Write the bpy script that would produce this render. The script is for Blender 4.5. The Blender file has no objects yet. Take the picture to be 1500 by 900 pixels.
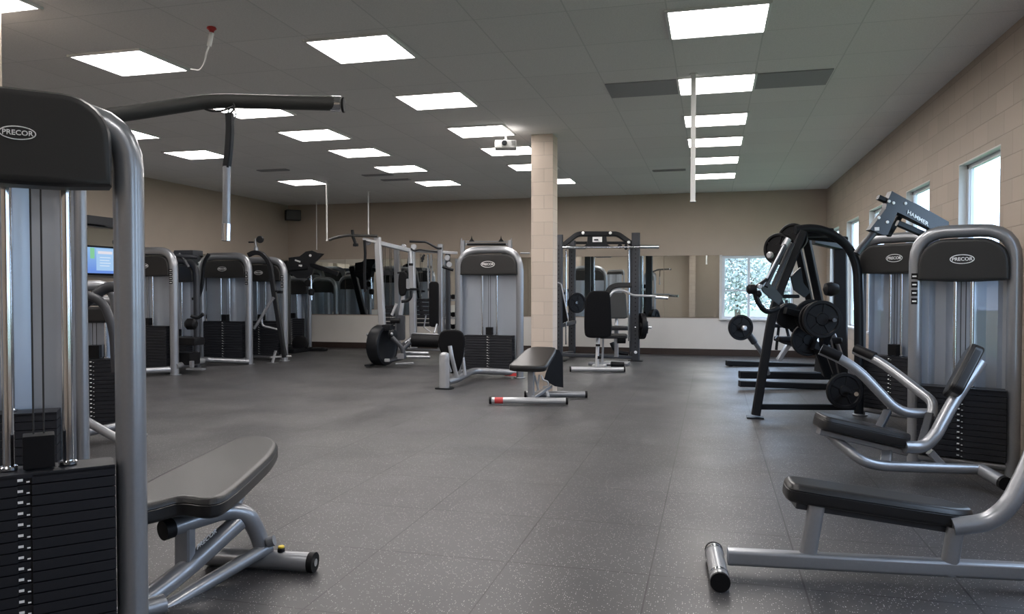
import bpy, bmesh, math, random
from mathutils import Vector, Matrix
random.seed(7)
S = bpy.context.scene
COL = S.collection
PI = math.pi

# ------------------------------------------------------------------ camera
FPX, CXP, CYP, EYE = 1125.0, 750.0, 450.0, 1.5
YAW = math.atan(293 / FPX); PITCH = math.atan(25 / FPX)
_c, _s, _cp, _sp = math.cos(YAW), math.sin(YAW), math.cos(PITCH), math.sin(PITCH)
FWD = Vector((-_s * _cp, _c * _cp, -_sp)); RGT = Vector((_c, _s, 0)); UP = RGT.cross(FWD)
EYEP = Vector((0, 0, EYE))
cam = bpy.data.cameras.new('camera'); camo = bpy.data.objects.new('camera', cam); COL.objects.link(camo)
cam.sensor_width = 36; cam.lens = 27; cam.clip_start = 0.05; cam.clip_end = 300
camo.matrix_world = Matrix.Translation(EYEP) @ Matrix((RGT, UP, -FWD)).transposed().to_4x4()
S.camera = camo

# ------------------------------------------------------------------ world and exposure
SKY_STRENGTH = 7.0
LAMP_STRENGTH = 21.0
S.view_settings.view_transform = 'Standard'; S.view_settings.look = 'None'
S.view_settings.exposure = 0.0; S.view_settings.gamma = 1.0
S.view_settings.use_curve_mapping = False
wd = bpy.data.worlds.new('overcast'); S.world = wd; wd.use_nodes = True
bgn = wd.node_tree.nodes['Background']; bgn.inputs[0].default_value = (0.60, 0.75, 1.0, 1); bgn.inputs[1].default_value = SKY_STRENGTH
H, XR, XL, YB, YF = 3.72, 2.43, -10.8, 18.1, -3.2
RWIN = [(0.62, 1.78), (2.95, 4.11), (5.27, 6.43), (7.58, 8.76), (9.84, 10.96), (12.24, 13.38), (14.28, 15.5), (16.4, 17.55)]
ZS, ZT = 0.81, 2.775
BWIN = (0.22, 1.75, 0.84, 2.275)
def portal(loc, rot, sx, sy):
    l = bpy.data.lights.new('daylight_portal', 'AREA'); l.shape = 'RECTANGLE'; l.size = sx; l.size_y = sy
    l.cycles.is_portal = True
    o = bpy.data.objects.new('daylight_portal', l); COL.objects.link(o); o.location = loc; o.rotation_euler = rot
for y0, y1 in RWIN:
    portal((XR + .2, (y0 + y1) / 2, (ZS + ZT) / 2), (0, PI / 2, 0), ZT - ZS, y1 - y0)
portal(((BWIN[0] + BWIN[1]) / 2, YB + .2, (BWIN[2] + BWIN[3]) / 2), (-PI / 2, 0, 0), BWIN[1] - BWIN[0], BWIN[3] - BWIN[2])

# ------------------------------------------------------------------ picture point -> place
def Pc(px, py, d):                      # point at camera depth d
    return EYEP + (FWD + RGT * ((px - CXP) / FPX) - UP * ((py - CYP) / FPX)) * d
def Pz(px, py, z):                      # point at height z
    r = FWD + RGT * ((px - CXP) / FPX) - UP * ((py - CYP) / FPX)
    return EYEP + r * ((z - EYE) / r.z)
def Py(px, py, y):
    r = FWD + RGT * ((px - CXP) / FPX) - UP * ((py - CYP) / FPX)
    return EYEP + r * (y / r.y)

# ------------------------------------------------------------------ materials
MATS = {}
def nt(name):
    m = bpy.data.materials.new(name); m.use_nodes = True; MATS[name] = m
    n = m.node_tree.nodes; l = m.node_tree.links
    return m, n, l, n['Principled BSDF']
def mix_rgb(n, l, fac, a, b, mode='MIX'):
    x = n.new('ShaderNodeMix'); x.data_type = 'RGBA'; x.blend_type = mode
    if isinstance(fac, (int, float)): x.inputs[0].default_value = fac
    else: l.new(fac, x.inputs[0])
    for i, v in ((6, a), (7, b)):
        if isinstance(v, tuple): x.inputs[i].default_value = (*v, 1) if len(v) == 3 else v
        else: l.new(v, x.inputs[i])
    return x.outputs[2]
def simple(name, col, rough=.5, metal=0., var=.12, scale=30., bump=0., coat=0., spec=.5):
    m, n, l, b = nt(name)
    tc = n.new('ShaderNodeTexCoord'); no = n.new('ShaderNodeTexNoise'); no.inputs['Scale'].default_value = scale; no.inputs['Detail'].default_value = 4
    l.new(tc.outputs['Object'], no.inputs['Vector'])
    lo = tuple(c * (1 - var) for c in col); hi = tuple(min(1, c * (1 + var)) for c in col)
    l.new(mix_rgb(n, l, no.outputs['Fac'], lo, hi), b.inputs['Base Color'])
    b.inputs['Roughness'].default_value = rough; b.inputs['Metallic'].default_value = metal
    b.inputs['Coat Weight'].default_value = coat; b.inputs['Specular IOR Level'].default_value = spec
    if bump:
        bp = n.new('ShaderNodeBump'); bp.inputs['Strength'].default_value = bump; bp.inputs['Distance'].default_value = .002
        l.new(no.outputs['Fac'], bp.inputs['Height']); l.new(bp.outputs[0], b.inputs['Normal'])
    return m
def rng(n, l, src, a, b, c=0., d=1.):
    r = n.new('ShaderNodeMapRange'); r.inputs[1].default_value = a; r.inputs[2].default_value = b; r.inputs[3].default_value = c; r.inputs[4].default_value = d
    l.new(src, r.inputs[0]); return r.outputs[0]

silver = simple('silver_paint', (.29, .30, .32), .33, .62, .06, 60, coat=.3)
brightsilver = simple('bright_silver_paint', (.46, .47, .49), .34, .55, .06, 60, coat=.3)
grey = simple('grey_paint', (.035, .038, .045), .42, .15, .08, 50)
chrome = simple('chrome', (.72, .74, .77), .12, 1., .02, 20)
black = simple('black_paint', (.006, .007, .009), .42, 0, .1, 40, spec=.25)
shroudm = simple('charcoal_plastic', (.020, .0195, .0195), .42, 0, .1, 200, .15, spec=.35)
stackm = simple('blackened_iron', (.012, .013, .017), .5, 0, .15, 60, spec=.35)
rubber = simple('black_rubber', (.005, .005, .006), .5, 0, .1, 80, spec=.2)
vinyl = simple('black_vinyl', (.011, .0105, .011), .36, 0, .12, 120, .25, spec=.45)
vinylb = simple('matte_black_vinyl', (.004, .004, .005), .6, 0, .1, 120, .2, spec=.12)
foam = simple('dark_grip', (.035, .035, .033), .5, 0, .1, 60, .2)
plastw = simple('white_plastic', (.75, .75, .74), .4, 0, .03, 20)
whitep = simple('white_print', (.8, .8, .8), .5, 0, .02, 20)
redm = simple('red_print', (.5, .04, .04), .5, 0, .05, 20)
yellowm = simple('yellow_plastic', (.75, .55, .04), .4, 0, .05, 20)
greenm = simple('yellow_green_plastic', (.55, .65, .05), .4, 0, .05, 20)
cable = simple('black_cable', (.02, .02, .02), .5, 0, .05, 20)
bark = simple('bark', (.12, .09, .07), .9, 0, .3, 20)
leafm = simple('pale_foliage', (.40, .43, .39), .8, 0, .3, 3)
fence = simple('grass', (.16, .22, .10), .9, 0, .3, 2)

def panel_mat():
    m, n, l, b = nt('smoky_silver_sheet')
    b.inputs['Base Color'].default_value = (.36, .38, .41, 1); b.inputs['Metallic'].default_value = .55; b.inputs['Roughness'].default_value = .33
    tr = n.new('ShaderNodeBsdfTransparent'); tr.inputs[0].default_value = (.75, .8, .86, 1)
    mx = n.new('ShaderNodeMixShader'); mx.inputs[0].default_value = .78
    l.new(tr.outputs[0], mx.inputs[1]); l.new(b.outputs[0], mx.inputs[2]); l.new(mx.outputs[0], n['Material Output'].inputs[0])
    no = n.new('ShaderNodeTexNoise'); no.inputs['Scale'].default_value = 2; tc = n.new('ShaderNodeTexCoord'); l.new(tc.outputs['Object'], no.inputs[0])
    l.new(mix_rgb(n, l, no.outputs['Fac'], (.46, .51, .58), (.54, .59, .66)), b.inputs['Base Color'])
    return m
panelm = panel_mat()

def glass_mat():
    m, n, l, b = nt('window_glass')
    tr = n.new('ShaderNodeBsdfTransparent'); tr.inputs[0].default_value = (.93, .96, .97, 1)
    gl = n.new('ShaderNodeBsdfGlossy'); gl.inputs['Roughness'].default_value = .02
    mx = n.new('ShaderNodeMixShader'); fr = n.new('ShaderNodeFresnel'); fr.inputs[0].default_value = 1.45
    ge = n.new('ShaderNodeNewGeometry'); k = n.new('ShaderNodeMath'); k.operation = 'SUBTRACT'; k.inputs[0].default_value = 1; l.new(ge.outputs['Backfacing'], k.inputs[1])
    k2 = n.new('ShaderNodeMath'); k2.operation = 'MULTIPLY'; l.new(fr.outputs[0], k2.inputs[0]); l.new(k.outputs[0], k2.inputs[1]); l.new(k2.outputs[0], mx.inputs[0]); l.new(tr.outputs[0], mx.inputs[1]); l.new(gl.outputs[0], mx.inputs[2])
    l.new(mx.outputs[0], n['Material Output'].inputs[0]); return m
glassm = glass_mat()
def mirror_mat():
    m, n, l, b = nt('mirror_glass')
    b.inputs['Base Color'].default_value = (.74, .78, .77, 1); b.inputs['Metallic'].default_value = 1; b.inputs['Roughness'].default_value = .015
    no = n.new('ShaderNodeTexNoise'); no.inputs['Scale'].default_value = .6; tc = n.new('ShaderNodeTexCoord'); l.new(tc.outputs['Object'], no.inputs[0])
    l.new(mix_rgb(n, l, no.outputs['Fac'], (.72, .76, .75), (.76, .80, .79)), b.inputs['Base Color'])
    return m
mirrorm = mirror_mat()
def lamp_mat():
    m, n, l, b = nt('lit_diffuser')
    em = n.new('ShaderNodeEmission'); em.inputs[0].default_value = (1, .945, .915, 1); em.inputs[1].default_value = LAMP_STRENGTH
    l.new(em.outputs[0], n['Material Output'].inputs[0]); return m
lampm = lamp_mat()

def floor_mat():
    m, n, l, b = nt('speckled_rubber_floor')
    tc = n.new('ShaderNodeTexCoord'); sep = n.new('ShaderNodeSeparateXYZ'); l.new(tc.outputs['Object'], sep.inputs[0])
    mp = n.new('ShaderNodeMapping'); mp.inputs['Location'].default_value = (-.46 + .77 * 20, -4.913 + .85 * 20, 0); l.new(tc.outputs['Object'], mp.inputs[0])
    br = n.new('ShaderNodeTexBrick'); br.offset = 0.0; br.inputs['Scale'].default_value = 1.0
    br.inputs['Brick Width'].default_value = .77; br.inputs['Row Height'].default_value = .85; br.inputs['Mortar Size'].default_value = .005; br.inputs['Mortar Smooth'].default_value = .3
    br.inputs['Bias'].default_value = 0.0
    br.inputs['Color1'].default_value = (.0, 0, 0, 1); br.inputs['Color2'].default_value = (1, 1, 1, 1)
    l.new(mp.outputs[0], br.inputs['Vector'])
    tilec = mix_rgb(n, l, br.outputs['Color'], (.040, .0395, .042), (.051, .050, .052))
    n2 = n.new('ShaderNodeTexNoise'); n2.inputs['Scale'].default_value = 1.2; n2.inputs['Detail'].default_value = 5; l.new(tc.outputs['Object'], n2.inputs['Vector'])
    c1 = mix_rgb(n, l, rng(n, l, n2.outputs['Fac'], .35, .65), (.85, .85, .86), (1.12, 1.1, 1.08))
    c2 = mix_rgb(n, l, 1.0, tilec, c1, 'MULTIPLY')
    vo = n.new('ShaderNodeTexVoronoi'); vo.inputs['Scale'].default_value = 95; l.new(tc.outputs['Object'], vo.inputs['Vector'])
    dist = rng(n, l, vo.outputs['Distance'], .17, .27, 1, 0)
    sc = n.new('ShaderNodeSeparateColor'); l.new(vo.outputs['Color'], sc.inputs[0])
    pick = rng(n, l, sc.outputs[0], .66, .68)
    mu = n.new('ShaderNodeMath'); mu.operation = 'MULTIPLY'; l.new(dist, mu.inputs[0]); l.new(pick, mu.inputs[1])
    c3 = mix_rgb(n, l, mu.outputs[0], c2, (.58, .57, .55))
    c4 = mix_rgb(n, l, br.outputs['Fac'], c3, (.004, .004, .004))
    l.new(c4, b.inputs['Base Color'])
    l.new(rng(n, l, n2.outputs['Fac'], .3, .7, .36, .5), b.inputs['Roughness'])
    b.inputs['Specular IOR Level'].default_value = .5
    bp = n.new('ShaderNodeBump'); bp.inputs['Strength'].default_value = .25; bp.inputs['Distance'].default_value = .002
    n3 = n.new('ShaderNodeTexNoise'); n3.inputs['Scale'].default_value = 160; l.new(tc.outputs['Object'], n3.inputs['Vector'])
    l.new(n3.outputs['Fac'], bp.inputs['Height']); l.new(bp.outputs[0], b.inputs['Normal'])
    return m
floorm = floor_mat()

def block_mat(name, axis, col, line, bw=.406, bh=.203, mort=.005, off=.5, bump=.5, vary=.05):
    m, n, l, b = nt(name)
    tc = n.new('ShaderNodeTexCoord'); sep = n.new('ShaderNodeSeparateXYZ'); l.new(tc.outputs['Object'], sep.inputs[0])
    cb = n.new('ShaderNodeCombineXYZ')
    if axis == 'XY':
        ad = n.new('ShaderNodeMath'); ad.operation = 'ADD'; l.new(sep.outputs[0], ad.inputs[0]); l.new(sep.outputs[1], ad.inputs[1]); l.new(ad.outputs[0], cb.inputs[0])
    else: l.new(sep.outputs[axis], cb.inputs[0])
    l.new(sep.outputs[2], cb.inputs[1])
    mp = n.new('ShaderNodeMapping'); mp.inputs['Location'].default_value = (bw * 40, 0, 0); l.new(cb.outputs[0], mp.inputs[0])
    br = n.new('ShaderNodeTexBrick'); br.offset = off; br.inputs['Scale'].default_value = 1
    br.inputs['Brick Width'].default_value = bw; br.inputs['Row Height'].default_value = bh; br.inputs['Mortar Size'].default_value = mort; br.inputs['Mortar Smooth'].default_value = .6
    br.inputs['Color1'].default_value = (*[c * (1 - vary) for c in col], 1); br.inputs['Color2'].default_value = (*[c * (1 + vary) for c in col], 1); br.inputs['Mortar'].default_value = (*line, 1)
    l.new(mp.outputs[0], br.inputs['Vector']); l.new(br.outputs['Color'], b.inputs['Base Color'])
    b.inputs['Roughness'].default_value = .6
    bp = n.new('ShaderNodeBump'); bp.invert = True; bp.inputs['Strength'].default_value = bump; bp.inputs['Distance'].default_value = .004
    l.new(br.outputs['Fac'], bp.inputs['Height']); l.new(bp.outputs[0], b.inputs['Normal'])
    return m
TAN = (.42, .352, .288)
wallr = block_mat('tan_block_wall', 1, TAN, tuple(c * .72 for c in TAN), mort=.004)
pillarm = block_mat('beige_block', 'XY', (.58, .49, .41), (.42, .35, .29), .33, .19, .004)
def wall_mat():          # tan above the mirrors, off-white below
    m, n, l, b = nt('two_tone_painted_wall')
    tc = n.new('ShaderNodeTexCoord'); sep = n.new('ShaderNodeSeparateXYZ'); l.new(tc.outputs['Object'], sep.inputs[0])
    no = n.new('ShaderNodeTexNoise'); no.inputs['Scale'].default_value = 3; l.new(tc.outputs['Object'], no.inputs['Vector'])
    t = mix_rgb(n, l, no.outputs['Fac'], tuple(c * .95 for c in TAN), tuple(c * 1.04 for c in TAN))
    w = mix_rgb(n, l, no.outputs['Fac'], (.60, .57, .53), (.64, .61, .57))
    l.new(mix_rgb(n, l, rng(n, l, sep.outputs[2], .84, .85), w, t), b.inputs['Base Color'])
    b.inputs['Roughness'].default_value = .55
    bp = n.new('ShaderNodeBump'); bp.inputs['Strength'].default_value = .2; bp.inputs['Distance'].default_value = .003
    n3 = n.new('ShaderNodeTexNoise'); n3.inputs['Scale'].default_value = 90; l.new(tc.outputs['Object'], n3.inputs['Vector']); l.new(n3.outputs['Fac'], bp.inputs['Height']); l.new(bp.outputs[0], b.inputs['Normal'])
    return m
wallb = wall_mat()
wallt = simple('tan_wall_paint', TAN, .6, 0, .04, 3)
def ceil_mat():
    m, n, l, b = nt('ceiling_tile')
    tc = n.new('ShaderNodeTexCoord'); mp = n.new('ShaderNodeMapping'); mp.inputs['Location'].default_value = (.36 + .775 * 20, .12, 0); l.new(tc.outputs['Object'], mp.inputs[0])
    br = n.new('ShaderNodeTexBrick'); br.offset = 0; br.inputs['Scale'].default_value = 1
    br.inputs['Brick Width'].default_value = .775; br.inputs['Row Height'].default_value = .885; br.inputs['Mortar Size'].default_value = .007; br.inputs['Mortar Smooth'].default_value = .2
    br.inputs['Color1'].default_value = (.74, .73, .72, 1); br.inputs['Color2'].default_value = (.78, .77, .76, 1); br.inputs['Mortar'].default_value = (.62, .62, .61, 1)
    l.new(mp.outputs[0], br.inputs['Vector'])
    no = n.new('ShaderNodeTexNoise'); no.inputs['Scale'].default_value = 90; l.new(tc.outputs['Object'], no.inputs['Vector'])
    l.new(mix_rgb(n, l, rng(n, l, no.outputs['Fac'], .4, .6), br.outputs['Color'], mix_rgb(n, l, .08, br.outputs['Color'], (0, 0, 0))), b.inputs['Base Color'])
    b.inputs['Roughness'].default_value = .85
    return m
ceilm = ceil_mat()
framew = simple('window_white_paint', (.62, .66, .70), .45, 0, .03, 30)
basem = simple('brown_baseboard', (.030, .018, .014), .5, 0, .15, 20)
ventm = simple('dark_ceiling_panel', (.30, .30, .31), .7, 0, .05, 40)
trimw = simple('white_trim', (.62, .62, .61), .5, 0, .03, 30)
def screen_mat():
    m, n, l, b = nt('lit_screen')
    tc = n.new('ShaderNodeTexCoord'); sep = n.new('ShaderNodeSeparateXYZ'); l.new(tc.outputs['Object'], sep.inputs[0])
    def band(src, a, c, soft=.004):
        u = rng(n, l, src, a - soft, a + soft); v = rng(n, l, src, c - soft, c + soft, 1, 0)
        k = n.new('ShaderNodeMath'); k.operation = 'MULTIPLY'; l.new(u, k.inputs[0]); l.new(v, k.inputs[1]); return k.outputs[0]
    def both(a, c):
        k = n.new('ShaderNodeMath'); k.operation = 'MULTIPLY'; l.new(a, k.inputs[0]); l.new(c, k.inputs[1]); return k.outputs[0]
    yy, zz = sep.outputs[1], sep.outputs[2]
    c = mix_rgb(n, l, rng(n, l, zz, -.2, .2), (.16, .30, .78), (.30, .52, .85))
    c = mix_rgb(n, l, both(band(yy, -.36, -.26), band(zz, .03, .22)), c, (.25, .62, .35))
    c = mix_rgb(n, l, both(band(yy, -.22, .2), band(zz, -.18, .21)), c, (.40, .62, .92))
    c = mix_rgb(n, l, both(band(yy, -.18, .16), band(zz, .12, .17)), c, (.80, .78, .86))
    for k in range(4):
        z0 = .05 - k * .05
        c = mix_rgb(n, l, both(band(yy, -.14, .12 - .03 * (k % 2)), band(zz, z0, z0 + .012)), c, (.78, .88, 1))
    em = n.new('ShaderNodeEmission'); l.new(c, em.inputs[0]); em.inputs[1].default_value = .95
    l.new(em.outputs[0], n['Material Output'].inputs[0]); return m
screenm = screen_mat()

# ------------------------------------------------------------------ mesh helpers
def V(*a): return Vector(a)
def box(bm, c, size, rot=None, bev=0.):
    M = Matrix.Translation(Vector(c)) @ ((rot.to_4x4() if rot else Matrix())) @ Matrix.Diagonal((*size, 1))
    r = bmesh.ops.create_cube(bm, size=1, matrix=M)
    if bev: 
        es = list({e for v in r['verts'] for e in v.link_edges})
        bmesh.ops.bevel(bm, geom=es, offset=bev, segments=2, affect='EDGES', profile=.7)
def rounded(pts, fil, n=6):
    pts = [Vector(p) for p in pts]
    if not fil: return pts
    out = [pts[0]]
    for i in range(1, len(pts) - 1):
        a, b, c = pts[i - 1], pts[i], pts[i + 1]
        u = (a - b); w = (c - b); lu, lw = u.length, w.length
        if lu < 1e-6 or lw < 1e-6: continue
        f_ = min(fil, lu * .48, lw * .48); p0 = b + u * (f_ / lu); p1 = b + w * (f_ / lw)
        for k in range(n + 1):
            t = k / n; out.append(p0 * (1 - t) ** 2 + b * (2 * t * (1 - t)) + p1 * t * t)
    out.append(pts[-1]); return out
def sweep(bm, pts, prof, up=None, scale=None):
    """sweeps the closed 2-D profile along the points"""
    pts = [Vector(p) for p in pts]; n = len(pts)
    tang = [((pts[min(i + 1, n - 1)] - pts[max(i - 1, 0)])).normalized() for i in range(n)]
    t0 = tang[0]; ref = Vector(up) if up else (Vector((0, 0, 1)) if abs(t0.z) < .9 else Vector((0, 1, 0)))
    side = t0.cross(ref).normalized(); u = side.cross(t0).normalized()
    rings = []
    for i in range(n):
        t = tang[i]
        if i:
            q = tang[i - 1].rotation_difference(t); side = q @ side; u = q @ u
        k = 1.0
        if 0 < i < n - 1:
            ca = (pts[i] - pts[i - 1]).normalized().dot((pts[i + 1] - pts[i]).normalized()); k = 1.0
        s_ = scale[i] if scale else 1.
        rings.append([bm.verts.new(pts[i] + side * (x * s_) + u * (y * s_)) for x, y in prof])
    m = len(prof)
    for i in range(n - 1):
        for j in range(m):
            bm.faces.new((rings[i][j], rings[i][(j + 1) % m], rings[i + 1][(j + 1) % m], rings[i + 1][j]))
    bm.faces.new(rings[0][::-1]); bm.faces.new(rings[-1])
def circ(r, seg=14): return [(r * math.cos(2 * PI * k / seg), r * math.sin(2 * PI * k / seg)) for k in range(seg)]
def rprof(w, h, b=.15):
    k = b * min(w, h); x, y = w / 2, h / 2
    return [(x, -y + k), (x, y - k), (x - k, y), (-x + k, y), (-x, y - k), (-x, -y + k), (-x + k, -y), (x - k, -y)]
def tube(bm, pts, r, fil=0., seg=14): sweep(bm, rounded(pts, fil), circ(r, seg))
def bar(bm, pts, w, h, fil=0., up=None, b=.15): sweep(bm, rounded(pts, fil), rprof(w, h, b), up)
def oval(bm, pts, w, h): sweep(bm, pts, [(math.copysign(abs(math.cos(a)) ** .6, math.cos(a)) * w / 2, math.copysign(abs(math.sin(a)) ** .6, math.sin(a)) * h / 2) for a in [2 * PI * k / 20 for k in range(20)]])
def lathe(bm, prof, c, axis, seg=32):
    c = Vector(c); a = Vector(axis).normalized(); r0 = a.orthogonal().normalized(); r1 = a.cross(r0)
    rings = []
    for r, z in prof:
        rings.append([bm.verts.new(c + a * z + (r0 * math.cos(2 * PI * k / seg) + r1 * math.sin(2 * PI * k / seg)) * max(r, 1e-4)) for k in range(seg)])
    for i in range(len(prof) - 1):
        for j in range(seg):
            bm.faces.new((rings[i][j], rings[i][(j + 1) % seg], rings[i + 1][(j + 1) % seg], rings[i + 1][j]))
    bm.faces.new(rings[0][::-1]); bm.faces.new(rings[-1])
def disc(bm, c, axis, r, t, ch=None, seg=32):
    ch = t * .25 if ch is None else ch
    lathe(bm, [(r - ch, -t / 2), (r, -t / 2 + ch), (r, t / 2 - ch), (r - ch, t / 2)], c, axis, seg)
def slab(bm, outline, O, U, W, N, layers):
    """outline (2-D polygon) stacked in layers (height, inset) -> padded shape"""
    O, U, W, N = Vector(O), Vector(U), Vector(W), Vector(N)
    n = len(outline); cx = sum(p[0] for p in outline) / n; cy = sum(p[1] for p in outline) / n
    ar = sum(outline[i][0] * outline[(i + 1) % n][1] - outline[(i + 1) % n][0] * outline[i][1] for i in range(n))
    sg = 1 if ar > 0 else -1
    nor = []
    for i in range(n):
        a = Vector(outline[i - 1]); b = Vector(outline[i]); c = Vector(outline[(i + 1) % n])
        e1 = (b - a).normalized() if (b - a).length > 1e-9 else Vector((1, 0)); e2 = (c - b).normalized() if (c - b).length > 1e-9 else e1
        nn = Vector((-(e1.y + e2.y), e1.x + e2.x)); nor.append(nn.normalized() * sg if nn.length > 1e-6 else Vector((0, 0)))
    rings = []
    for h, ins in layers:
        rings.append([bm.verts.new(O + U * (p[0] + nor[i].x * ins) + W * (p[1] + nor[i].y * ins) + N * h) for i, p in enumerate(outline)])
    for i in range(len(layers) - 1):
        for j in range(n):
            bm.faces.new((rings[i][j], rings[i][(j + 1) % n], rings[i + 1][(j + 1) % n], rings[i + 1][j]))
    bm.faces.new(rings[0][::-1]); bm.faces.new(rings[-1])
def PADL(t, b=.018): return [(0, b * .8), (b * .4, b * .2), (b, 0), (t * .62, 0), (t * .66, b * .18), (t * .70, 0), (t - b * .5, b * .35), (t - b * .12, b * .9), (t, b * 1.8)]
def rrect(L, W, c=.05, n=5, taper=1.0, L0=None):
    """rounded rectangle outline centred at 0; width tapers towards +x"""
    out = []
    for sx, sy, a0 in ((1, 1, 0), (-1, 1, 90), (-1, -1, 180), (1, -1, 270)):
        w = W * (taper if sx > 0 else 1)
        for k in range(n + 1):
            a = math.radians(a0 + 90 * k / n)
            out.append((sx * (L / 2 - c) + c * math.cos(a), sy * (w / 2 - c) + c * math.sin(a)))
    return out
def smoothpoly(pts, it=2):
    for _ in range(it):
        q = []
        for i in range(len(pts)):
            a = Vector(pts[i]); b = Vector(pts[(i + 1) % len(pts)])
            q += [a * .8 + b * .2, a * .2 + b * .8]
        pts = q
    return [tuple(p) for p in pts]
def hexplate(bm, pts3, t, N):
    """flat plate of thickness t through coplanar points"""
    N = Vector(N).normalized(); a = [bm.verts.new(Vector(p) - N * t / 2) for p in pts3]; b = [bm.verts.new(Vector(p) + N * t / 2) for p in pts3]
    n = len(a)
    for i in range(n): bm.faces.new((a[i], a[(i + 1) % n], b[(i + 1) % n], b[i]))
    bm.faces.new(a[::-1]); bm.faces.new(b)

def new(): return bmesh.new()
def emit(name, bm, mat, parent=None, world=False, mods=True):
    bmesh.ops.recalc_face_normals(bm, faces=bm.faces)
    me = bpy.data.meshes.new(name); bm.to_mesh(me); bm.free()
    if world and parent is not None: me.transform(root_matrix(parent).inverted())
    me.materials.append(mat)
    for p in me.polygons: p.use_smooth = True
    me.set_sharp_from_angle(angle=math.radians(38))
    o = bpy.data.objects.new(name, me); COL.objects.link(o)
    wn = o.modifiers.new('weighted_normals', 'WEIGHTED_NORMAL'); wn.keep_sharp = True; wn.weight = 80
    if parent is not None: o.parent = parent
    return o
def root_matrix(o):
    M = Matrix.Translation(o.location) @ o.rotation_euler.to_matrix().to_4x4()
    return (root_matrix(o.parent) @ M) if o.parent else M
def tag(o, label, cat, group=None):
    o['label'] = label; o['category'] = cat
    if group: o['group'] = group
    return o
def thing(name, loc, rz, label, cat, group=None):
    o = bpy.data.objects.new(name, None); COL.objects.link(o); o.empty_display_size = .2
    o.location = loc; o.rotation_euler = (0, 0, rz); return tag(o, label, cat, group)
def struct(name, bm, mat, parent=None, mods=None):
    o = emit(name, bm, mat, parent)
    if parent is None: o['kind'] = 'structure'
    return o
def centred(o):                      # moves a single-mesh thing's origin to its base centre
    vs = [v.co for v in o.data.vertices]
    lo = Vector([min(v[i] for v in vs) for i in range(3)]); hi = Vector([max(v[i] for v in vs) for i in range(3)])
    c = Vector(((lo.x + hi.x) / 2, (lo.y + hi.y) / 2, lo.z)); o.data.transform(Matrix.Translation(-c)); o.location = c; return o
def text_mesh(bm, s, size, M, depth=.001, shear=0.):
    cu = bpy.data.curves.new('t', 'FONT'); cu.body = s; cu.size = size; cu.extrude = depth; cu.align_x = 'CENTER'; cu.align_y = 'CENTER'; cu.shear = shear; cu.resolution_u = 3; cu.offset = size * .015
    o = bpy.data.objects.new('t', cu); COL.objects.link(o)
    bpy.context.view_layer.update(); dg = bpy.context.evaluated_depsgraph_get()
    me = bpy.data.meshes.new_from_object(o.evaluated_get(dg)); me.transform(M); bm.from_mesh(me)
    bpy.data.objects.remove(o); bpy.data.curves.remove(cu); bpy.data.meshes.remove(me)
def facing(O, rx, up):               # matrix whose x is rx, y is up
    rx = Vector(rx).normalized(); up = Vector(up).normalized(); n = rx.cross(up)
    return Matrix.Translation(Vector(O)) @ Matrix((rx, up, n)).transposed().to_4x4()

# ------------------------------------------------------------------ the room
b = new(); box(b, ((XL + XR) / 2, (YB + YF) / 2, -.05), (XR - XL + .6, YB - YF + .6, .1)); struct('floor', b, floorm)
b = new(); box(b, ((XL + XR) / 2, (YB + YF) / 2, H + .05), (XR - XL + .6, YB - YF + .6, .1)); struct('ceiling', b, ceilm)
def wall_grid(bm, axis, pos, thick, a0, a1, z0, z1, holes):
    """wall perpendicular to axis (0: x, 1: y) with rectangular holes (a0,a1,z0,z1), cut into boxes"""
    cuts = sorted({a0, a1, *[h[0] for h in holes], *[h[1] for h in holes]})
    for u, v in zip(cuts[:-1], cuts[1:]):
        hs = [h for h in holes if h[0] <= u + 1e-6 and h[1] >= v - 1e-6]
        segs = [(z0, z1)] if not hs else [(z0, hs[0][2]), (hs[0][3], z1)]
        for p, q in segs:
            if q - p < 1e-4: continue
            c = [0, 0, (p + q) / 2]; s_ = [0, 0, q - p]
            c[axis] = pos + thick / 2; s_[axis] = abs(thick); c[1 - axis] = (u + v) / 2; s_[1 - axis] = v - u
            box(bm, c, s_)
b = new(); wall_grid(b, 0, XR, .12, YF, YB, 0, H, [(y0, y1, ZS, ZT) for y0, y1 in RWIN]); struct('wall_right', b, wallr)
b = new(); wall_grid(b, 1, YB, .12, XL - .2, XR + .12, 0, H, [BWIN]); struct('wall_back', b, wallb)
b = new(); wall_grid(b, 0, XL, -.2, YF, YB, 0, H, []); struct('wall_left', b, wallb)
b = new(); wall_grid(b, 1, YF, -.2, XL - .2, XR + .2, 0, H, []); struct('wall_front', b, wallt)
b = new(); box(b, ((XL + XR) / 2, YB - .01, .075), (XR - XL, .02, .15), bev=.003); struct('baseboard_back', b, basem)
b = new(); box(b, (XR - .01, (YB + YF) / 2, .075), (.02, YB - YF - .05, .15), bev=.003); struct('baseboard_right', b, basem)
b = new(); box(b, (XL + .01, (YB + YF) / 2, .075), (.02, YB - YF - .05, .15), bev=.003); struct('baseboard_left', b, basem)
# pillar
PX0 = Pc(777, 500, 11.0); PX1 = Pc(810.5, 500, 11.0)
pl = new(); px0, px1, pyy = PX0.x, PX1.x + .0, (PX0.y + PX1.y) / 2
box(pl, ((px0 + px1) / 2, pyy + .165, H / 2), (px1 - px0, .33, H), bev=.006); o = struct('trim_1', pl, pillarm)
b = new(); q = Pz(5, 2, H); box(b, (q.x - .3, q.y - .22, H / 2), (.6, .4, H), bev=.005); struct('trim_2', b, pillarm)
b = new(); box(b, (-.95, YF + .2, H / 2), (.3, .4, H), bev=.005); struct('trim_3', b, pillarm)
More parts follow.
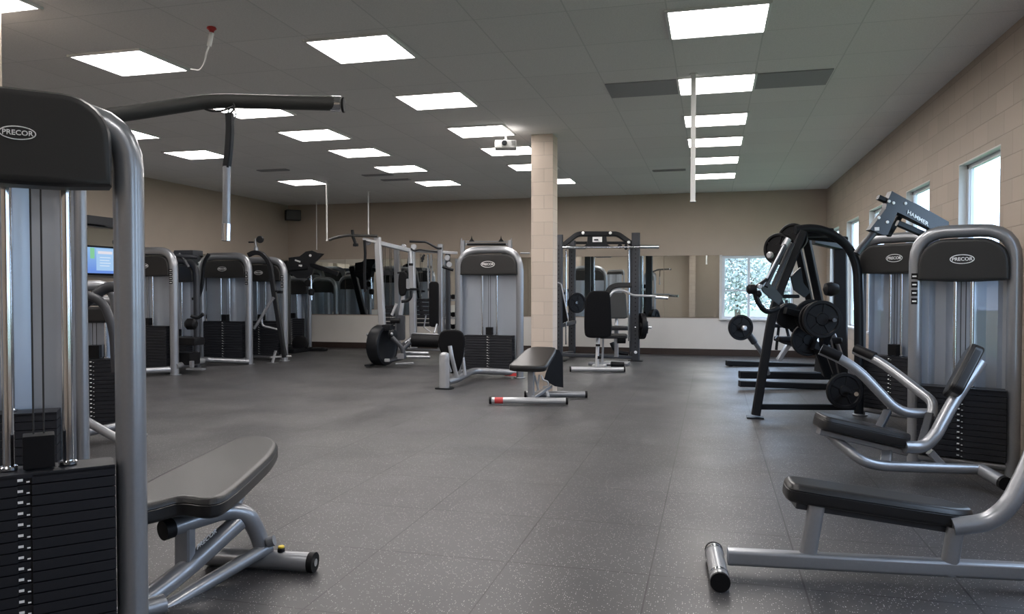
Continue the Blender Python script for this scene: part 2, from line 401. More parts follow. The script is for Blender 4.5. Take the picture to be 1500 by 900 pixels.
# windows on the right wall
n_w = 0
for y0, y1 in RWIN:
    n_w += 1
    yc, zc = (y0 + y1) / 2, (ZS + ZT) / 2
    b = new()
    for yy in (y0 + .03, y1 - .03): box(b, (XR + .095, yy, zc), (.04, .05, ZT - ZS), bev=.005)
    for zz in (ZS + .03, ZT - .03): box(b, (XR + .095, yc, zz), (.04, y1 - y0, .05), bev=.005)
    box(b, (XR + .095, y1 - .10, zc), (.03, .02, ZT - ZS - .06))
    w = struct('window_%d' % n_w, b, framew)
    b = new()
    for yy in (y0 + .006, y1 - .006): box(b, (XR + .037, yy, zc), (.076, .012, ZT - ZS))
    box(b, (XR + .037, yc, ZT - .006), (.076, y1 - y0, .012))
    emit('jamb', b, trimw, w)
    b = new(); box(b, (XR + .02, yc, ZS + .012), (.11, y1 - y0 + .04, .03), bev=.005); emit('sill', b, trimw, w)
    b = new(); box(b, (XR + .098, yc, zc), (.006, y1 - y0 - .1, ZT - ZS - .1)); emit('pane', b, glassm, w)
x0, x1, z0, z1 = BWIN; n_w += 1
b = new()
for xx in (x0 + .03, x1 - .03, .80): box(b, (xx, YB + .06, (z0 + z1) / 2), (.06, .07, z1 - z0), bev=.006)
for zz, t in ((z0 + .03, .06), (z1 - .03, .06), (1.49, .035)): box(b, ((x0 + x1) / 2, YB + .06, zz), (x1 - x0, .06, t), bev=.005)
w = struct('window_%d' % n_w, b, framew)
b = new(); box(b, ((x0 + x1) / 2, YB + .065, (z0 + z1) / 2), (x1 - x0 - .1, .006, z1 - z0 - .1)); emit('pane', b, glassm, w)
b = new(); box(b, ((x0 + x1) / 2, YB + .0, z0 - .01), (x1 - x0 + .08, .16, .03), bev=.005); emit('sill', b, trimw, w)
b = new(); box(b, (x0 - .03, YB - .008, (z0 + z1) / 2), (.06, .016, z1 - z0 + .04), bev=.003); emit('casing', b, trimw, w)

# wall mirrors, panel by panel
def mirror(cx, cy, cz, sx, sy, sz, label, grp='wall mirrors'):
    b = new(); box(b, (cx, cy, cz), (sx, sy, sz)); o = centred(emit('wall_mirror', b, mirrorm)); tag(o, label, 'mirror', grp)
names = ['in the far left corner', 'behind the cable station', 'just left of the middle selector tower', 'behind the middle selector tower', 'behind the block pillar', 'behind the smith rack', 'between the smith rack and the back window']
xs = [-10.77, -9.15, -7.5, -5.9, -4.3, -2.7, -1.085, .16]
for k in range(7):
    mirror((xs[k] + xs[k + 1]) / 2, YB - .012, 1.58, xs[k + 1] - xs[k] - .008, .012, 1.42, 'frameless wall mirror on the back wall ' + names[k])
for k, nm in enumerate(['behind the far pulley tower', 'behind the row of left towers', 'behind the nearest of the left towers']):
    y1 = 18.05 - k * 1.75
    mirror(XL + .012, y1 - .87, 1.58, .012, 1.74, 1.42, 'frameless wall mirror on the left wall ' + nm)
mirror(XL + .012, 11.6, 2.39, .012, 2.4, .44, 'long shallow mirror strip above the television on the left wall')
b = new(); box(b, (XL + .05, 11.3, 2.735), (.1, 2.2, .19), bev=.008); box(b, (XL + .04, 11.0, 2.66), (.12, 1.4, .04), bev=.004)
tag(centred(emit('header_board', b, grey)), 'dark header board over the mirror strip above the television', 'board')

# ------------------------------------------------------------------ ceiling lights
proto = None
ordn = ['nearest', 'second', 'third', 'fourth', 'fifth', 'sixth']
def ceiling_light(x, y, label, first):
    global proto
    if proto is None:
        r = thing('ceiling_light', (x, y, H), 0, label, 'ceiling light', 'recessed ceiling lights')
        b = new()
        for sx in (-1, 1): box(b, (sx * .395, 0, -.008), (.025, .72, .022), bev=.003)
        for sy in (-1, 1): box(b, (0, sy * .345, -.008), (.81, .025, .022), bev=.003)
        emit('frame', b, plastw, r)
        b = new(); slab(b, [(-.38, -.33), (.38, -.33), (.38, .33), (-.38, .33)], (0, 0, 0), (1, 0, 0), (0, 1, 0), (0, 0, -1), [(.001, 0), (.006, 0), (.012, .06)])
        emit('diffuser', b, lampm, r); proto = r; return r
    r = proto.copy(); COL.objects.link(r); r.location = (x, y, H); r['label'] = label
    for ch in proto.children:
        c = ch.copy(); COL.objects.link(c); c.parent = r
    return r
cols = [(.03, 'in the row nearest the windows', [6.6, 8.6, 10.38, 11.9, 13.6, 15.45]), (-3.12, 'in the second row from the windows', [6.53, 8.52, 10.3, 11.85, 13.5, 15.4]),
        (-5.5, 'in the third row from the windows', [6.36, 8.4, 9.95, 11.4, 13.1, 15.05]), (-8.15, 'in the row nearest the left wall', [9.2, 10.9, 14.25])]
for cxx, nm, ys in cols:
    for k, y in enumerate(ys): ceiling_light(cxx, y, 'bright square ceiling light, %s %s' % (ordn[k], nm), False)
for cxx, nm in ((.03, 'near the windows'), (-3.12, 'over the middle of the room'), (-5.5, 'left of the middle'), (-8.15, 'by the left wall')):
    for y in (4.6, 1.8, -1.6):  # unseen lamp rows added to light the near room and front wall
        r = ceiling_light(cxx, y, 'added square ceiling light overhead, outside the view, ' + nm, False); r['group'] = 'added ceiling lights out of view'
for (xa, xb, nm) in ((-1.13, -.38, 'left'), (.43, 1.17, 'right')):
    b = new(); box(b, ((xa + xb) / 2, 8.6, H - .006), (xb - xa, .6, .012), bev=.002)
    tag(centred(emit('ceiling_vent', b, ventm)), 'dark flat ceiling panel directly %s of a bright light' % nm, 'vent')
for (px, py, nm) in ((980, 249, 'thin dark slot vent in the ceiling left of the white hanging pole'), (400, 249, 'dark slot vent in the ceiling near the left light rows'), (553, 256, 'dark slot vent in the ceiling between two far lights'), (580, 263, 'faint dark slot vent in front of the farthest light, left of the pillar')):
    q = Pz(px, py, H); b = new(); box(b, (q.x, q.y, H - .008), (.6, .16, .016), bev=.002)
    for k in range(3): box(b, (q.x, q.y - .05 + .05 * k, H - .018), (.56, .01, .006))
    tag(centred(emit('ceiling_vent', b, ventm)), nm, 'vent')

# hanging poles
def pole(px, py, pyb, r, label, w=None):
    q = Pz(px, py, H); d = (q - EYEP).dot(FWD); e = Pc(px - (2 if w else 0), pyb, d); zb = e.z
    rt = thing('hanging_pole', (q.x, q.y, zb), 0, label, 'pole')
    b = new()
    if w: bar(b, [(0, 0, 0), (0, 0, H - zb)], w, w * .6)
    else: tube(b, [(0, 0, 0), (0, 0, H - zb)], r, seg=8)
    emit('rod', b, plastw, rt)
    b = new(); disc(b, (0, 0, H - zb - .006), (0, 0, 1), .045, .012, seg=16); emit('ceiling_plate', b, plastw, rt)
    b = new(); disc(b, (0, 0, .008), (0, 0, 1), r * 1.5 if not w else .032, .016, seg=12); emit('end_cap', b, plastw, rt)
pole(1016, 108, 296, .02, 'white square pole hanging from the ceiling beside the window-side lights', .05)
pole(478.5, 265, 353, .016, 'white thin pole hanging from the ceiling, left of two over the cable station')
pole(539.5, 281, 345, .016, 'white thin pole hanging from the ceiling, right of two over the cable station')
pole(463.5, 294, 366, .012, 'thin pale pole hanging near the far left corner')

# pull-cord device near the left light
q = Pz(310, 40, H)
d0 = (q - EYEP).dot(FWD)
rt = thing('ceiling_sensor', (q.x, q.y, H), 0, 'small white ceiling device with a red cap and a curled cable', 'sensor')
b = new(); lathe(b, [(.035, 0), (.04, -.012), (.02, -.03), (.018, -.045)], (0, 0, 0), (0, 0, 1), 16); emit('red_cap', b, redm, rt)
b = new(); tube(b, [Pc(310, 48, d0), Pc(306, 68, d0)], .020, seg=12); emit('body', b, plastw, rt, True)
b = new(); tube(b, [Pc(306, 68, d0), Pc(302, 78, d0), Pc(300, 92, d0 * 1.01), Pc(293, 103, d0 * 1.03), Pc(280, 101, d0 * 1.06)], .007, .06, 8); emit('cable', b, plastw, rt, True)

# projector
d0 = 10.6; q = Pc(741, 213, d0)
rt = thing('projector', (q.x, q.y, q.z), YAW, 'white projector hanging from the ceiling left of the block pillar', 'projector')
b = new(); box(b, (0, 0, 0), (.30, .24, .11), bev=.02); emit('body', b, plastw, rt)
b = new(); lathe(b, [(.035, 0), (.035, -.03), (.028, -.034)], (-.02, -.115, .01), (0, 1, 0), 20); emit('lens', b, grey, rt)
b = new(); [box(b, (.085 + .018 * (k % 3), -.122, .03 - .022 * (k // 3)), (.01, .006, .008)) for k in range(9)]; emit('vent_grille', b, grey, rt)
b = new(); tube(b, [(0, 0, .05), (0, 0, H - q.z)], .014, seg=10); disc(b, (0, 0, H - q.z - .008), (0, 0, 1), .06, .016); disc(b, (0, 0, .062), (0, 0, 1), .05, .016); emit('ceiling_mount', b, plastw, rt)
# wall speaker
rt = thing('wall_speaker', (XL + .35, 17.75, 3.42), math.radians(40), 'black loudspeaker mounted high in the far left corner', 'speaker')
b = new(); box(b, (0, 0, 0), (.38, .24, .27), bev=.03); emit('cabinet', b, black, rt)
b = new(); box(b, (0, -.125, 0), (.34, .012, .23), bev=.004); emit('grille', b, foam, rt)
b = new(); tube(b, [(0, .1, 0), (0, .30, .0)], .025, seg=10); emit('bracket', b, black, rt)
# television
rt = thing('television', (XL + .10, 11.66, 2.03), 0, 'wall television showing a pale blue page, behind the big grey posts', 'television')
b = new(); box(b, (0, 0, 0), (.06, 1.0, .53), bev=.012); emit('case', b, black, rt)
b = new(); box(b, (.032, 0, .0), (.004, .92, .46)); emit('screen', b, screenm, rt)
b = new(); box(b, (-.06, 0, 0), (.08, .3, .3)); emit('wall_mount', b, black, rt)

# ------------------------------------------------------------------ selector towers
def logo(parent, O, s, face=-1):
    """oval ring and lettering lying on the shroud's front (local x right, z up)"""
    b = new(); n = 40; rg = []
    for k in range(n + 1): rg.append(V(O[0] + s * math.cos(2 * PI * k / n), O[1], O[2] + .42 * s * math.sin(2 * PI * k / n)))
    sweep(b, rg, circ(s * .035, 6), up=(0, 1, 0))
    text_mesh(b, 'PRECOR', s * .46, facing(O, (1, 0, 0), (0, 0, 1)), .002)
    emit('logo', b, whitep, parent)
def tower(loc, rz, W, Ht, label, cat='weight machine', r=.062, shroud=.34, sw=.72, stop=.78, nplates=14, rods=.1, fil=.30, panel='rear', logo_s=.1, decals=False, plates=True, ext=False, frame_mat=None, rod_r=.016, logo_x=0., base=True, name='weight_stack_machine', cover=None, ldx=0.):
    fm = frame_mat or silver
    t = thing(name, loc, rz, label, cat, 'selector weight machines')
    w = W / 2 - r
    b = new(); tube(b, [(-w, 0, 0.012), (-w, 0, Ht - r), (w, 0, Ht - r), (w, 0, 0.012)], r, fil, 20)
    fr = emit('frame', b, fm, t)
    for sx in (-1, 1):
        b = new(); disc(b, (sx * w, 0, .008), (0, 0, 1), r * 1.5, .016, seg=24); emit('foot_plate', b, chrome if False else fm, t)
    if base:
        b = new(); tube(b, [(-w, 0, .09), (w, 0, .09)], r * .7); tube(b, [(-w * .4, .02, .09), (-w * .4, .34, .09)], r * .6); tube(b, [(w * .4, .02, .09), (w * .4, .34, .09)], r * .6); emit('base_tube', b, fm, t)
    # shroud
    zi = Ht - 2 * r - .01; zb = Ht - 2 * r - shroud; wi = w - r * .55
    yf = 0.
    if cover: zi, wi, yf = Ht + cover[0], cover[1], cover[2]
    ol = []; c = min(fil * .85, (zi - zb) * .6)
    for k in range(9):
        a = PI / 2 * k / 8; ol.append((wi - c + c * math.cos(PI / 2 - a) if False else wi - c + c * math.sin(a), zi - c * (1 - math.cos(a))))
    ol = ol + [(wi, zb), (wi * .3, zb - .012), (-wi * .3, zb - .012), (-wi, zb)] + [(-x, z) for x, z in ol[::-1]]
    b = new(); slab(b, ol, (0, .09 + yf, 0), (1, 0, 0), (0, 0, 1), (0, -1, 0), [(0, .02), (.02, 0), (.15, 0), (.175, .012), (.185, .035)])
    sh = emit('shroud', b, shroudm, t)
    if logo_s: logo(sh, (logo_x, -.098 + yf, (zi + zb) / 2 - .0), logo_s)
    # rear sheet, folded
    if panel:
        yb = .10 if panel == 'rear' else -.03
        xs_ = [-wi, -wi * .82, -wi * .70, -wi * .45, -wi * .3, -wi * .12, wi * .12, wi * .3, wi * .45, wi * .70, wi * .82, wi]
        ys_ = [0, .0, .045, .05, .0, -.012, -.012, .0, .05, .045, .0, 0]
        prof = [(x, yb + y) for x, y in zip(xs_, ys_)]
        zlo, zhi = .14, zb + .03
        b = new(); lo = [b.verts.new((x, y, zlo)) for x, y in prof]; hi = [b.verts.new((x, y, zhi)) for x, y in prof]
        lo2 = [b.verts.new((x, y + .006, zlo)) for x, y in prof]; hi2 = [b.verts.new((x, y + .006, zhi)) for x, y in prof]
        n = len(prof)
        for i in range(n - 1):
            b.faces.new((lo[i], lo[i + 1], hi[i + 1], hi[i])); b.faces.new((lo2[i + 1], lo2[i], hi2[i], hi2[i + 1]))
            b.faces.new((lo[i + 1], lo[i], lo2[i], lo2[i + 1])); b.faces.new((hi[i], hi[i + 1], hi2[i + 1], hi2[i]))
        b.faces.new((lo[0], hi[0], hi2[0], lo2[0])); b.faces.new((hi[-1], lo[-1], lo2[-1], hi2[-1]))
        emit('rear_sheet', b, panelm, t)
    # rods
    yr = .01
    for sx in (-1, 1):
        b = new(); tube(b, [(sx * rods, yr, .12), (sx * rods, yr, zb + .03)], rod_r, seg=14); emit('guide_rod', b, chrome, t)
        b = new(); disc(b, (sx * rods, yr, stop + .012), (0, 0, 1), rod_r * 1.7, .02, seg=16); emit('collar', b, chrome, t)
    b = new()
    for sx in (-1, 1): tube(b, [(sx * .018, yr, stop + .05), (sx * .018, yr, zb + .02)], .0035, seg=6)
    emit('cable', b, cable, t)
    # stack
    sx_ = sw * (W - 4 * r) / 2 if sw < 1 else wi * .98
    hs = (stop - .13) / nplates; y0, y1 = -.085, .085
    ws = None
    b = new(); box(b, (0, 0, stop - .012 + .004), (2 * sx_, y1 - y0, .02), bev=.003); ws = emit('weight_stack', b, stackm, t)
    first = None
    for k in range(nplates if plates else 0):
        if first is None:
            b = new(); hh = hs - .004
            for s2 in (-1, 1): box(b, (ldx / 2 + s2 * (sx_ / 2 + .012), 0, 0), (sx_ - .024 - s2 * ldx, y1 - y0, hh), bev=.003)
            box(b, (ldx, .006, 0), (.06, y1 - y0 - .014, hh))
            first = emit('weight_plate', b, stackm, ws); first.location = (0, 0, .13 + hs / 2)
        else:
            c = first.copy(); COL.objects.link(c); c.parent = ws; c.location = (0, 0, .13 + hs * (k + .5))
    if not plates:
        b = new(); [box(b, (0, 0, .13 + hs * (k + .5)), (2 * sx_, y1 - y0, hs - .004), bev=.003) for k in range(nplates)]; emit('weight_plates', b, stackm, ws)
    b = new(); 
    for k in range(nplates):
        z = .13 + hs * (k + .5); box(b, (ldx - .014, y0 - .0015, z), (.018, .003, hs * .22)); box(b, (ldx + .012, y0 - .0015, z - hs * .2), (.011, .003, hs * .12))
    emit('weight_labels', b, whitep, ws)
    b = new(); box(b, (0, -.0, stop + .075), (.11, .1, .13), bev=.006); tube(b, [(0, -.02, .2), (0, -.02, stop)], .012, seg=8); emit('selector_head', b, rubber, ws)
    if decals:
        b = new()
        for k in range(4): box(b, (w if decals > 0 else -w, -r - .0005, Ht - .42 - k * .07), (r * .9, .003, .05))
        emit('warning_label', b, rubber, t)
        b = new()
        for k in range(4): box(b, (w if decals > 0 else -w, -r - .0025, Ht - .42 - k * .07), (r * .6, .002, .012))
        emit('label_print', b, whitep, t)
    return t

# foreground pulldown tower
FT = tower((-2.62, 2.50, 0), math.radians(46.5), .79, 2.27, 'big grey pulldown tower in the left foreground with a cut-off logo shroud', r=.060, shroud=.235, sw=.97, stop=.78, nplates=15, rods=.103, fil=.2, panel=None, logo_s=.058, rod_r=.020, logo_x=-.055, name='pulldown_machine', cover=(-.002, .262, -.075), ldx=-.05)
b = new(); tube(b, [Pc(140, 172, 3.30), Pc(190, 166, 3.36), Pc(300, 149, 3.5), Pc(330, 148, 3.52), Pc(497, 152, 3.6)], .033, .22, 18); emit('boom_arm', b, foam, FT, True)
b = new(); tube(b, [Pc(485, 152, 3.6), Pc(500, 152.5, 3.6)], .036, seg=18); emit('boom_cap', b, chrome, FT, True)
b = new(); disc(b, Pc(503, 154, 3.59), RGT, .036, .012); emit('pulley', b, rubber, FT, True)
b = new(); tube(b, [Pc(296, 158, 3.5), Pc(308, 163, 3.5), Pc(325, 163, 3.5), Pc(342, 156, 3.5)], .005, .05, 6); tube(b, [Pc(341, 150, 3.5), Pc(345, 158, 3.5), Pc(336, 168, 3.5)], .004, .02, 6); emit('boom_cable', b, cable, FT, True)
D = 3.52; q = Pc(332, 353, D)
hb = thing('strap_hung_bar', q, 0, 'chrome-tipped grip bar hanging by a black strap from the foreground boom', 'gym handle')
b = new(); bar(b, [Pc(336, 166, D), Pc(337, 190, D), Pc(335, 222, D), Pc(332, 246, D)], .032, .03, .05); emit('strap', b, black, hb, True)
b = new(); tube(b, [Pc(332, 244, D), Pc(331.5, 330, D)], .018, seg=16); emit('grip', b, silver, hb, True)
b = new(); tube(b, [Pc(331.5, 328, D), Pc(331, 353, D)], .0205, seg=16); emit('end_collar', b, chrome, hb, True)
b = new(); tube(b, [Pc(334, 166, D), Pc(336, 158, D), Pc(344, 160, D), Pc(346, 170, D), Pc(341, 176, D), Pc(336, 170, D)], .0035, .02, 8); emit('snap_hook', b, chrome, hb, True)

# second tower right behind it
q = Pc(-18, 700, 4.35)
tower((q.x, q.y, 0), math.radians(38), 1.02, 2.36, 'dim tower directly behind the left foreground pulldown tower', r=.034, shroud=.16, sw=.8, stop=.80, nplates=14, fil=.12, panel='rear', logo_s=0, base=False, rods=.12)
# low machine seen between the posts
q = Pc(140, 640, 7.8)
LM = tower((q.x, q.y, 0), math.radians(28), .93, 1.44, 'low machine with curved roller arms, seen between the two left foreground posts', r=.05, shroud=.16, sw=.97, stop=.80, nplates=16, panel='rear', logo_s=0, fil=.2)
b = new(); tube(b, [Pc(90, 452, 7.3), Pc(112, 420, 7.3), Pc(150, 418, 7.4), Pc(168, 430, 7.4), Pc(178, 520, 7.4)], .05, .18); emit('upper_arm', b, silver, LM, True)
b = new(); tube(b, [Pc(100, 462, 7.2), Pc(160, 418, 7.2), Pc(185, 425, 7.2)], .05, .1); tube(b, [Pc(118, 430, 7.1), Pc(150, 440, 7.1), Pc(166, 480, 7.1), Pc(170, 545, 7.1)], .04, .2); emit('lever_arm', b, grey, LM, True)
b = new(); tube(b, [Pc(104, 604, 7.0), Pc(175, 645, 7.0)], .04); tube(b, [Pc(96, 640, 7.3), Pc(185, 622, 7.6)], .04); emit('leg_bar', b, silver, LM, True)
b = new(); disc(b, Pc(110, 588, 7.0), FWD + RGT * .6, .10, .12, .03); emit('roller_pad', b, rubber, LM, True)

# left row
def at_px(px, d): p = Pc(px, 500, d); return p.x, p.y
TA = tower((-9.71, 11.58, 0), 0, 1.24, 2.26, 'selector tower nearest the camera in the left row, partly behind the big post', decals=1, r=.075, stop=.86, sw=.95, shroud=.36)
b = new(); tube(b, [(.5, -.02, .1), (.05, -.55, .1), (-.3, -.75, .1)], .055, .1); box(b, (-.05, -.6, .03), (.3, .12, .05), bev=.01); emit('floor_rail', b, silver, TA)
TX = tower((-10.02, 12.75, 0), 0, 1.0, 2.12, 'tower half hidden between the two nearest left-row towers', r=.06, frame_mat=grey, logo_s=0, stop=.6)
b = new(); tube(b, [Pc(262, 372, 13.9), Pc(268, 378, 13.9), Pc(276, 392, 13.9)], .03, .1); tube(b, [Pc(258, 375, 13.9), Pc(290, 377, 13.9)], .04); box(b, Pc(276, 371, 14.3), (.42, .3, .1), bev=.03); emit('top_pad_arm', b, grey, TX, True)
b = new(); disc(b, Pc(280, 475, 13.7), RGT, .1, .2, .04); box(b, Pc(275, 500, 13.7), (.5, .3, .14), bev=.04); box(b, Pc(270, 525, 13.8), (.45, .3, .22), bev=.03); emit('seat', b, rubber, TX, True)
b = new(); tube(b, [Pc(280, 463, 13.6), Pc(290, 467, 13.6), Pc(298, 460, 13.6)], .03, .1); emit('handle', b, black, TX, True)
b = new(); tube(b, [Pc(257, 537, 13.5), Pc(297, 529, 14.2)], .055); box(b, Pc(287, 541, 13.6), (.32, .12, .03), bev=.008); box(b, Pc(281, 534, 13.6), (.06, .06, .12), bev=.008); emit('floor_rail', b, silver, TX, True)
TB = tower((-9.60, 13.67, 0), 0, 1.24, 2.26, 'middle selector tower of the left row with dark hook arms on its side', decals=1, r=.075, stop=.86, sw=.95, shroud=.36)
b = new(); bar(b, [Pc(306, 372, 14.9), Pc(299, 384, 14.9), Pc(295, 425, 14.9), Pc(290, 437, 14.9), Pc(282, 438, 14.9)], .07, .05, .08); emit('handle_arm', b, black, TB, True)
b = new(); tube(b, [Pc(276, 527, 14.0), Pc(300, 527, 15.2), Pc(365, 530, 15.4)], .05, .2); emit('floor_rail', b, silver, TB, True)
TC = tower((-9.27, 14.45, 0), 0, 1.24, 2.2, 'farthest selector tower of the left row with a pulley arm in front', decals=1, r=.075, stop=.84, sw=.95, shroud=.36)
b = new(); D = 15.8
bar(b, [Pc(364, 374, D), Pc(372, 370, D), Pc(383, 371, D), Pc(395, 384, D), Pc(402, 432, D), Pc(417, 524, D)], .11, .09, .2); emit('pulley_arm', b, black, TC, True)
b = new(); tube(b, [Pc(401, 436, D - .1), Pc(372, 482, D - .1)], .03); tube(b, [Pc(383, 463, D), Pc(384, 478, D), Pc(395, 480, D), Pc(412, 484, D)], .025, .08); emit('link_bar', b, silver, TC, True)
b = new(); tube(b, [Pc(375, 372, D), Pc(375.5, 362, D)], .045); tube(b, [Pc(375, 364, D), Pc(374, 350, D), Pc(385, 350, D)], .02, .05); emit('top_bracket', b, silver, TC, True)
b = new(); disc(b, Pc(381, 351, D), FWD, .075, .06, seg=18); box(b, Pc(368, 355, D), (.12, .03, .03), bev=.01); emit('pulley', b, black, TC, True)
b = new(); bar(b, [Pc(404, 514, D), Pc(399, 532, D)], .05, .04); box(b, Pc(400, 532.5, D), (.2, .16, .03), bev=.008); tube(b, [Pc(396, 524, D), Pc(427, 522, D)], .02); emit('foot_strut', b, brightsilver, TC, True)
b = new(); box(b, Pc(410, 428, D - .05), (.1, .08, .06), bev=.01); box(b, Pc(405, 427, D - .08), (.05, .04, .04), bev=.01); emit('adjuster', b, black, TC, True)

# ------------------------------------------------------------------ middle selector tower and its seat station
D0 = 13.2; xa, ya = at_px(664, D0); xb, yb_ = at_px(770, D0)
T0 = tower(((xa + xb) / 2, (ya + yb_) / 2 + .0, 0), 0, (xb - xa), 2.25, 'middle selector tower standing left of the block pillar', r=.064, stop=.72, sw=.90, nplates=13, rods=.13, logo_s=.12, shroud=.36, fil=.36, frame_mat=silver)
b = new(); box(b, Pc(748, 549, 12.95), (.20, .02, .05), bev=.004); emit('red_mark', b, redm, T0, True)
b = new(); O = Pc(651, 570, 11.65); O.z = 0
slab(b, rrect(.15, .13, .05), O, (1, 0, 0), (0, 1, 0), (0, 0, 1), [(0.01, 0), (.50, .0), (.54, .015), (.555, .05)]); emit('seat_post', b, brightsilver, T0, True)
b = new(); slab(b, rrect(.27, .2, .06), O, (1, 0, 0), (0, 1, 0), (0, 0, 1), [(0.0, 0), (.02, .0)]); emit('foot_plate', b, black, T0, True)
b = new(); tube(b, [Pc(655, 560, 11.7), Pc(672, 555, 12.0), Pc(693, 543, 12.8), Pc(755, 546, 13.0)], .055, .2); emit('floor_rail', b, silver, T0, True)
def vpad(name, parent, C, U, W, N, L, Wd, T, c, mat, taper=1.):
    b = new(); slab(b, rrect(L, Wd, c, taper=taper), C, U, W, N, PADL(T)); return emit(name, b, mat, parent, True)
up = V(0, 0, 1)
b = new(); ol = smoothpoly([(-.17, .35), (.15, .35), (.215, .20), (.17, -.12), (.10, -.33), (-.06, -.33), (-.12, -.10), (-.22, .12)], 2)
slab(b, ol, Pc(662, 516, 12.0), RGT, up, -FWD, PADL(.07)); emit('seat_pad', b, vinylb, T0, True)
b = new(); tube(b, [Pc(659, 507, 11.8), Pc(662, 524, 11.8), Pc(669, 552, 11.9)], .032, .05); tube(b, [Pc(651, 517, 11.7), Pc(660, 545, 11.8)], .022); tube(b, [Pc(678, 524, 12.0), Pc(681, 550, 12.0)], .028); emit('seat_strut', b, brightsilver, T0, True)

# ------------------------------------------------------------------ flat bench in front of the pillar
q = Pc(775, 592, 10.2)
CB = thing('utility_bench', (q.x, q.y, 0), YAW, 'tan-topped incline bench standing in front of the block pillar', 'bench')
b = new(); y0 = Pc(718, 587, 10.05); y1 = Pc(831, 587.5, 10.0); y0.z = y1.z = .055; tube(b, [y0, y1], .042, seg=18); emit('front_foot', b, brightsilver, CB, True)
b = new(); y2 = Pc(769, 573, 10.62); y3 = Pc(859, 573, 10.62); y2.z = y3.z = .055; tube(b, [y2, y3], .045, seg=18); emit('rear_foot', b, silver, CB, True)
for p, e in ((y0, y1), (y1, y0), (y2, y3), (y3, y2)):
    dv = (p - e).normalized(); b = new(); tube(b, [p - dv * .02, p + dv * .012], .048, seg=18); emit('end_cap', b, rubber, CB, True)
b = new(); dv = (y1 - y0).normalized(); tube(b, [y0 + dv * .06, y0 + dv * .17], .0425, seg=18); emit('red_sticker', b, redm, CB, True)
b = new(); bar(b, [Pc(778, 585, 10.1), Pc(778, 545, 10.1)], .085, .06); bar(b, [Pc(781, 583, 10.05), Pc(806, 566, 10.55)], .06, .05); emit('frame', b, silver, CB, True)
b = new(); bar(b, [Pc(783, 550, 10.15), Pc(789, 572, 10.2)], .025, .02); bar(b, [Pc(790, 549, 10.2), Pc(787, 573, 10.2)], .02, .02); tube(b, [Pc(793, 550, 10.2), Pc(795, 557, 10.2), Pc(803, 559, 10.2), Pc(803, 566, 10.2), Pc(795, 567, 10.2)], .011, .03); bar(b, [Pc(800, 572, 10.4), Pc(803, 582, 10.3)], .04, .03); emit('adjuster_linkage', b, brightsilver, CB, True)
A, B_, C_, Dd = Pc(743, 537, 9.95), Pc(799, 539, 9.95), Pc(817, 509, 10.62), Pc(774, 508, 10.62)
o_ = (A + B_ + C_ + Dd) / 4; U = ((B_ - A) + (C_ - Dd)).normalized(); W_ = ((Dd - A) + (C_ - B_)).normalized(); N_ = U.cross(W_).normalized(); W_ = N_.cross(U)
ol = smoothpoly([((p - o_).dot(U), (p - o_).dot(W_)) for p in (A, B_, B_ * .72 + C_ * .28, C_ * .88 + B_ * .12, C_ * .92 + Dd * .08, Dd, A * .72 + Dd * .28)], 2)
b = new(); slab(b, ol, o_ - N_ * .075, U, W_, N_, PADL(.085)); emit('pad', b, vinyl, CB, True)
b = new(); pts = [Pc(814, 512, 10.62), Pc(819, 513, 10.63), Pc(824, 522, 10.66), Pc(825, 568, 10.66), Pc(813, 566, 10.5), Pc(797, 557, 10.3), Pc(800, 546, 10.2)]
hexplate(b, pts, .03, FWD + RGT * .3); emit('side_board', b, vinylb, CB, True)

# ------------------------------------------------------------------ left foreground adjustable bench
q = Pc(320, 800, 4.1)
AB = thing('adjustable_bench', (q.x, q.y, 0), 0, 'silver-framed bench with brown-black pad under the foreground pulldown tower', 'bench')
ol = [Pz(x, y, .52) for x, y in ((177, 741), (196, 716), (232, 696), (290, 668), (345, 641), (372, 639), (399, 641), (409, 650), (398, 668), (377, 687), (350, 712), (326, 729), (302, 733), (262, 728), (238, 735), (205, 743))]
z_ = V(0, 0, .0)
ctr = sum(ol, V(0, 0, 0)) / len(ol); pl2 = smoothpoly([((p - ctr).x, (p - ctr).y) for p in ol], 2)
b = new(); slab(b, pl2, (ctr.x, ctr.y, .425), (1, 0, 0), (0, 1, 0), (0, 0, 1), PADL(.10, .02)); emit('pad', b, vinyl, AB, True)
b = new(); slab(b, rrect(.42, .22, .03), (ctr.x - .02, ctr.y - .1, .40), (.05, 1, 0), (1, 0, 0), (0, 0, 1), [(0, 0), (.03, 0)]); emit('pad_plate', b, black, AB, True)
bl = silver
b = new(); tube(b, [Pc(244, 776, 3.70), Pc(275, 765, 3.78), Pc(330, 748, 3.95), Pc(362, 752, 4.02), Pc(378, 782, 4.08), Pc(387, 812, 4.12)], .045, .16, 18); emit('arched_tube', b, bl, AB, True)
b = new(); tube(b, [Pc(238, 778, 3.68), Pc(252, 773.5, 3.72)], .048, seg=20); emit('end_plug', b, rubber, AB, True)
b = new(); bar(b, [Pc(271, 765, 3.78), Pc(271, 830, 3.8)], .085, .06); emit('upright', b, bl, AB, True)
b = new(); tube(b, [Pc(350, 764, 4.0), Pc(268, 838, 3.78), Pc(196, 892, 3.5)], .048, .1, 18); emit('main_tube', b, bl, AB, True)
b = new(); tube(b, [Pc(395, 800, 4.12), Pc(300, 856, 3.85), Pc(196, 921, 3.5)], .036, .1, 18); emit('lower_tube', b, bl, AB, True)
b = new(); tube(b, [Pc(392, 795, 4.08), Pc(402, 792, 4.08)], .028); tube(b, [Pc(345, 741, 4.15), Pc(351, 728, 4.2)], .03); emit('pivot', b, bl, AB, True)
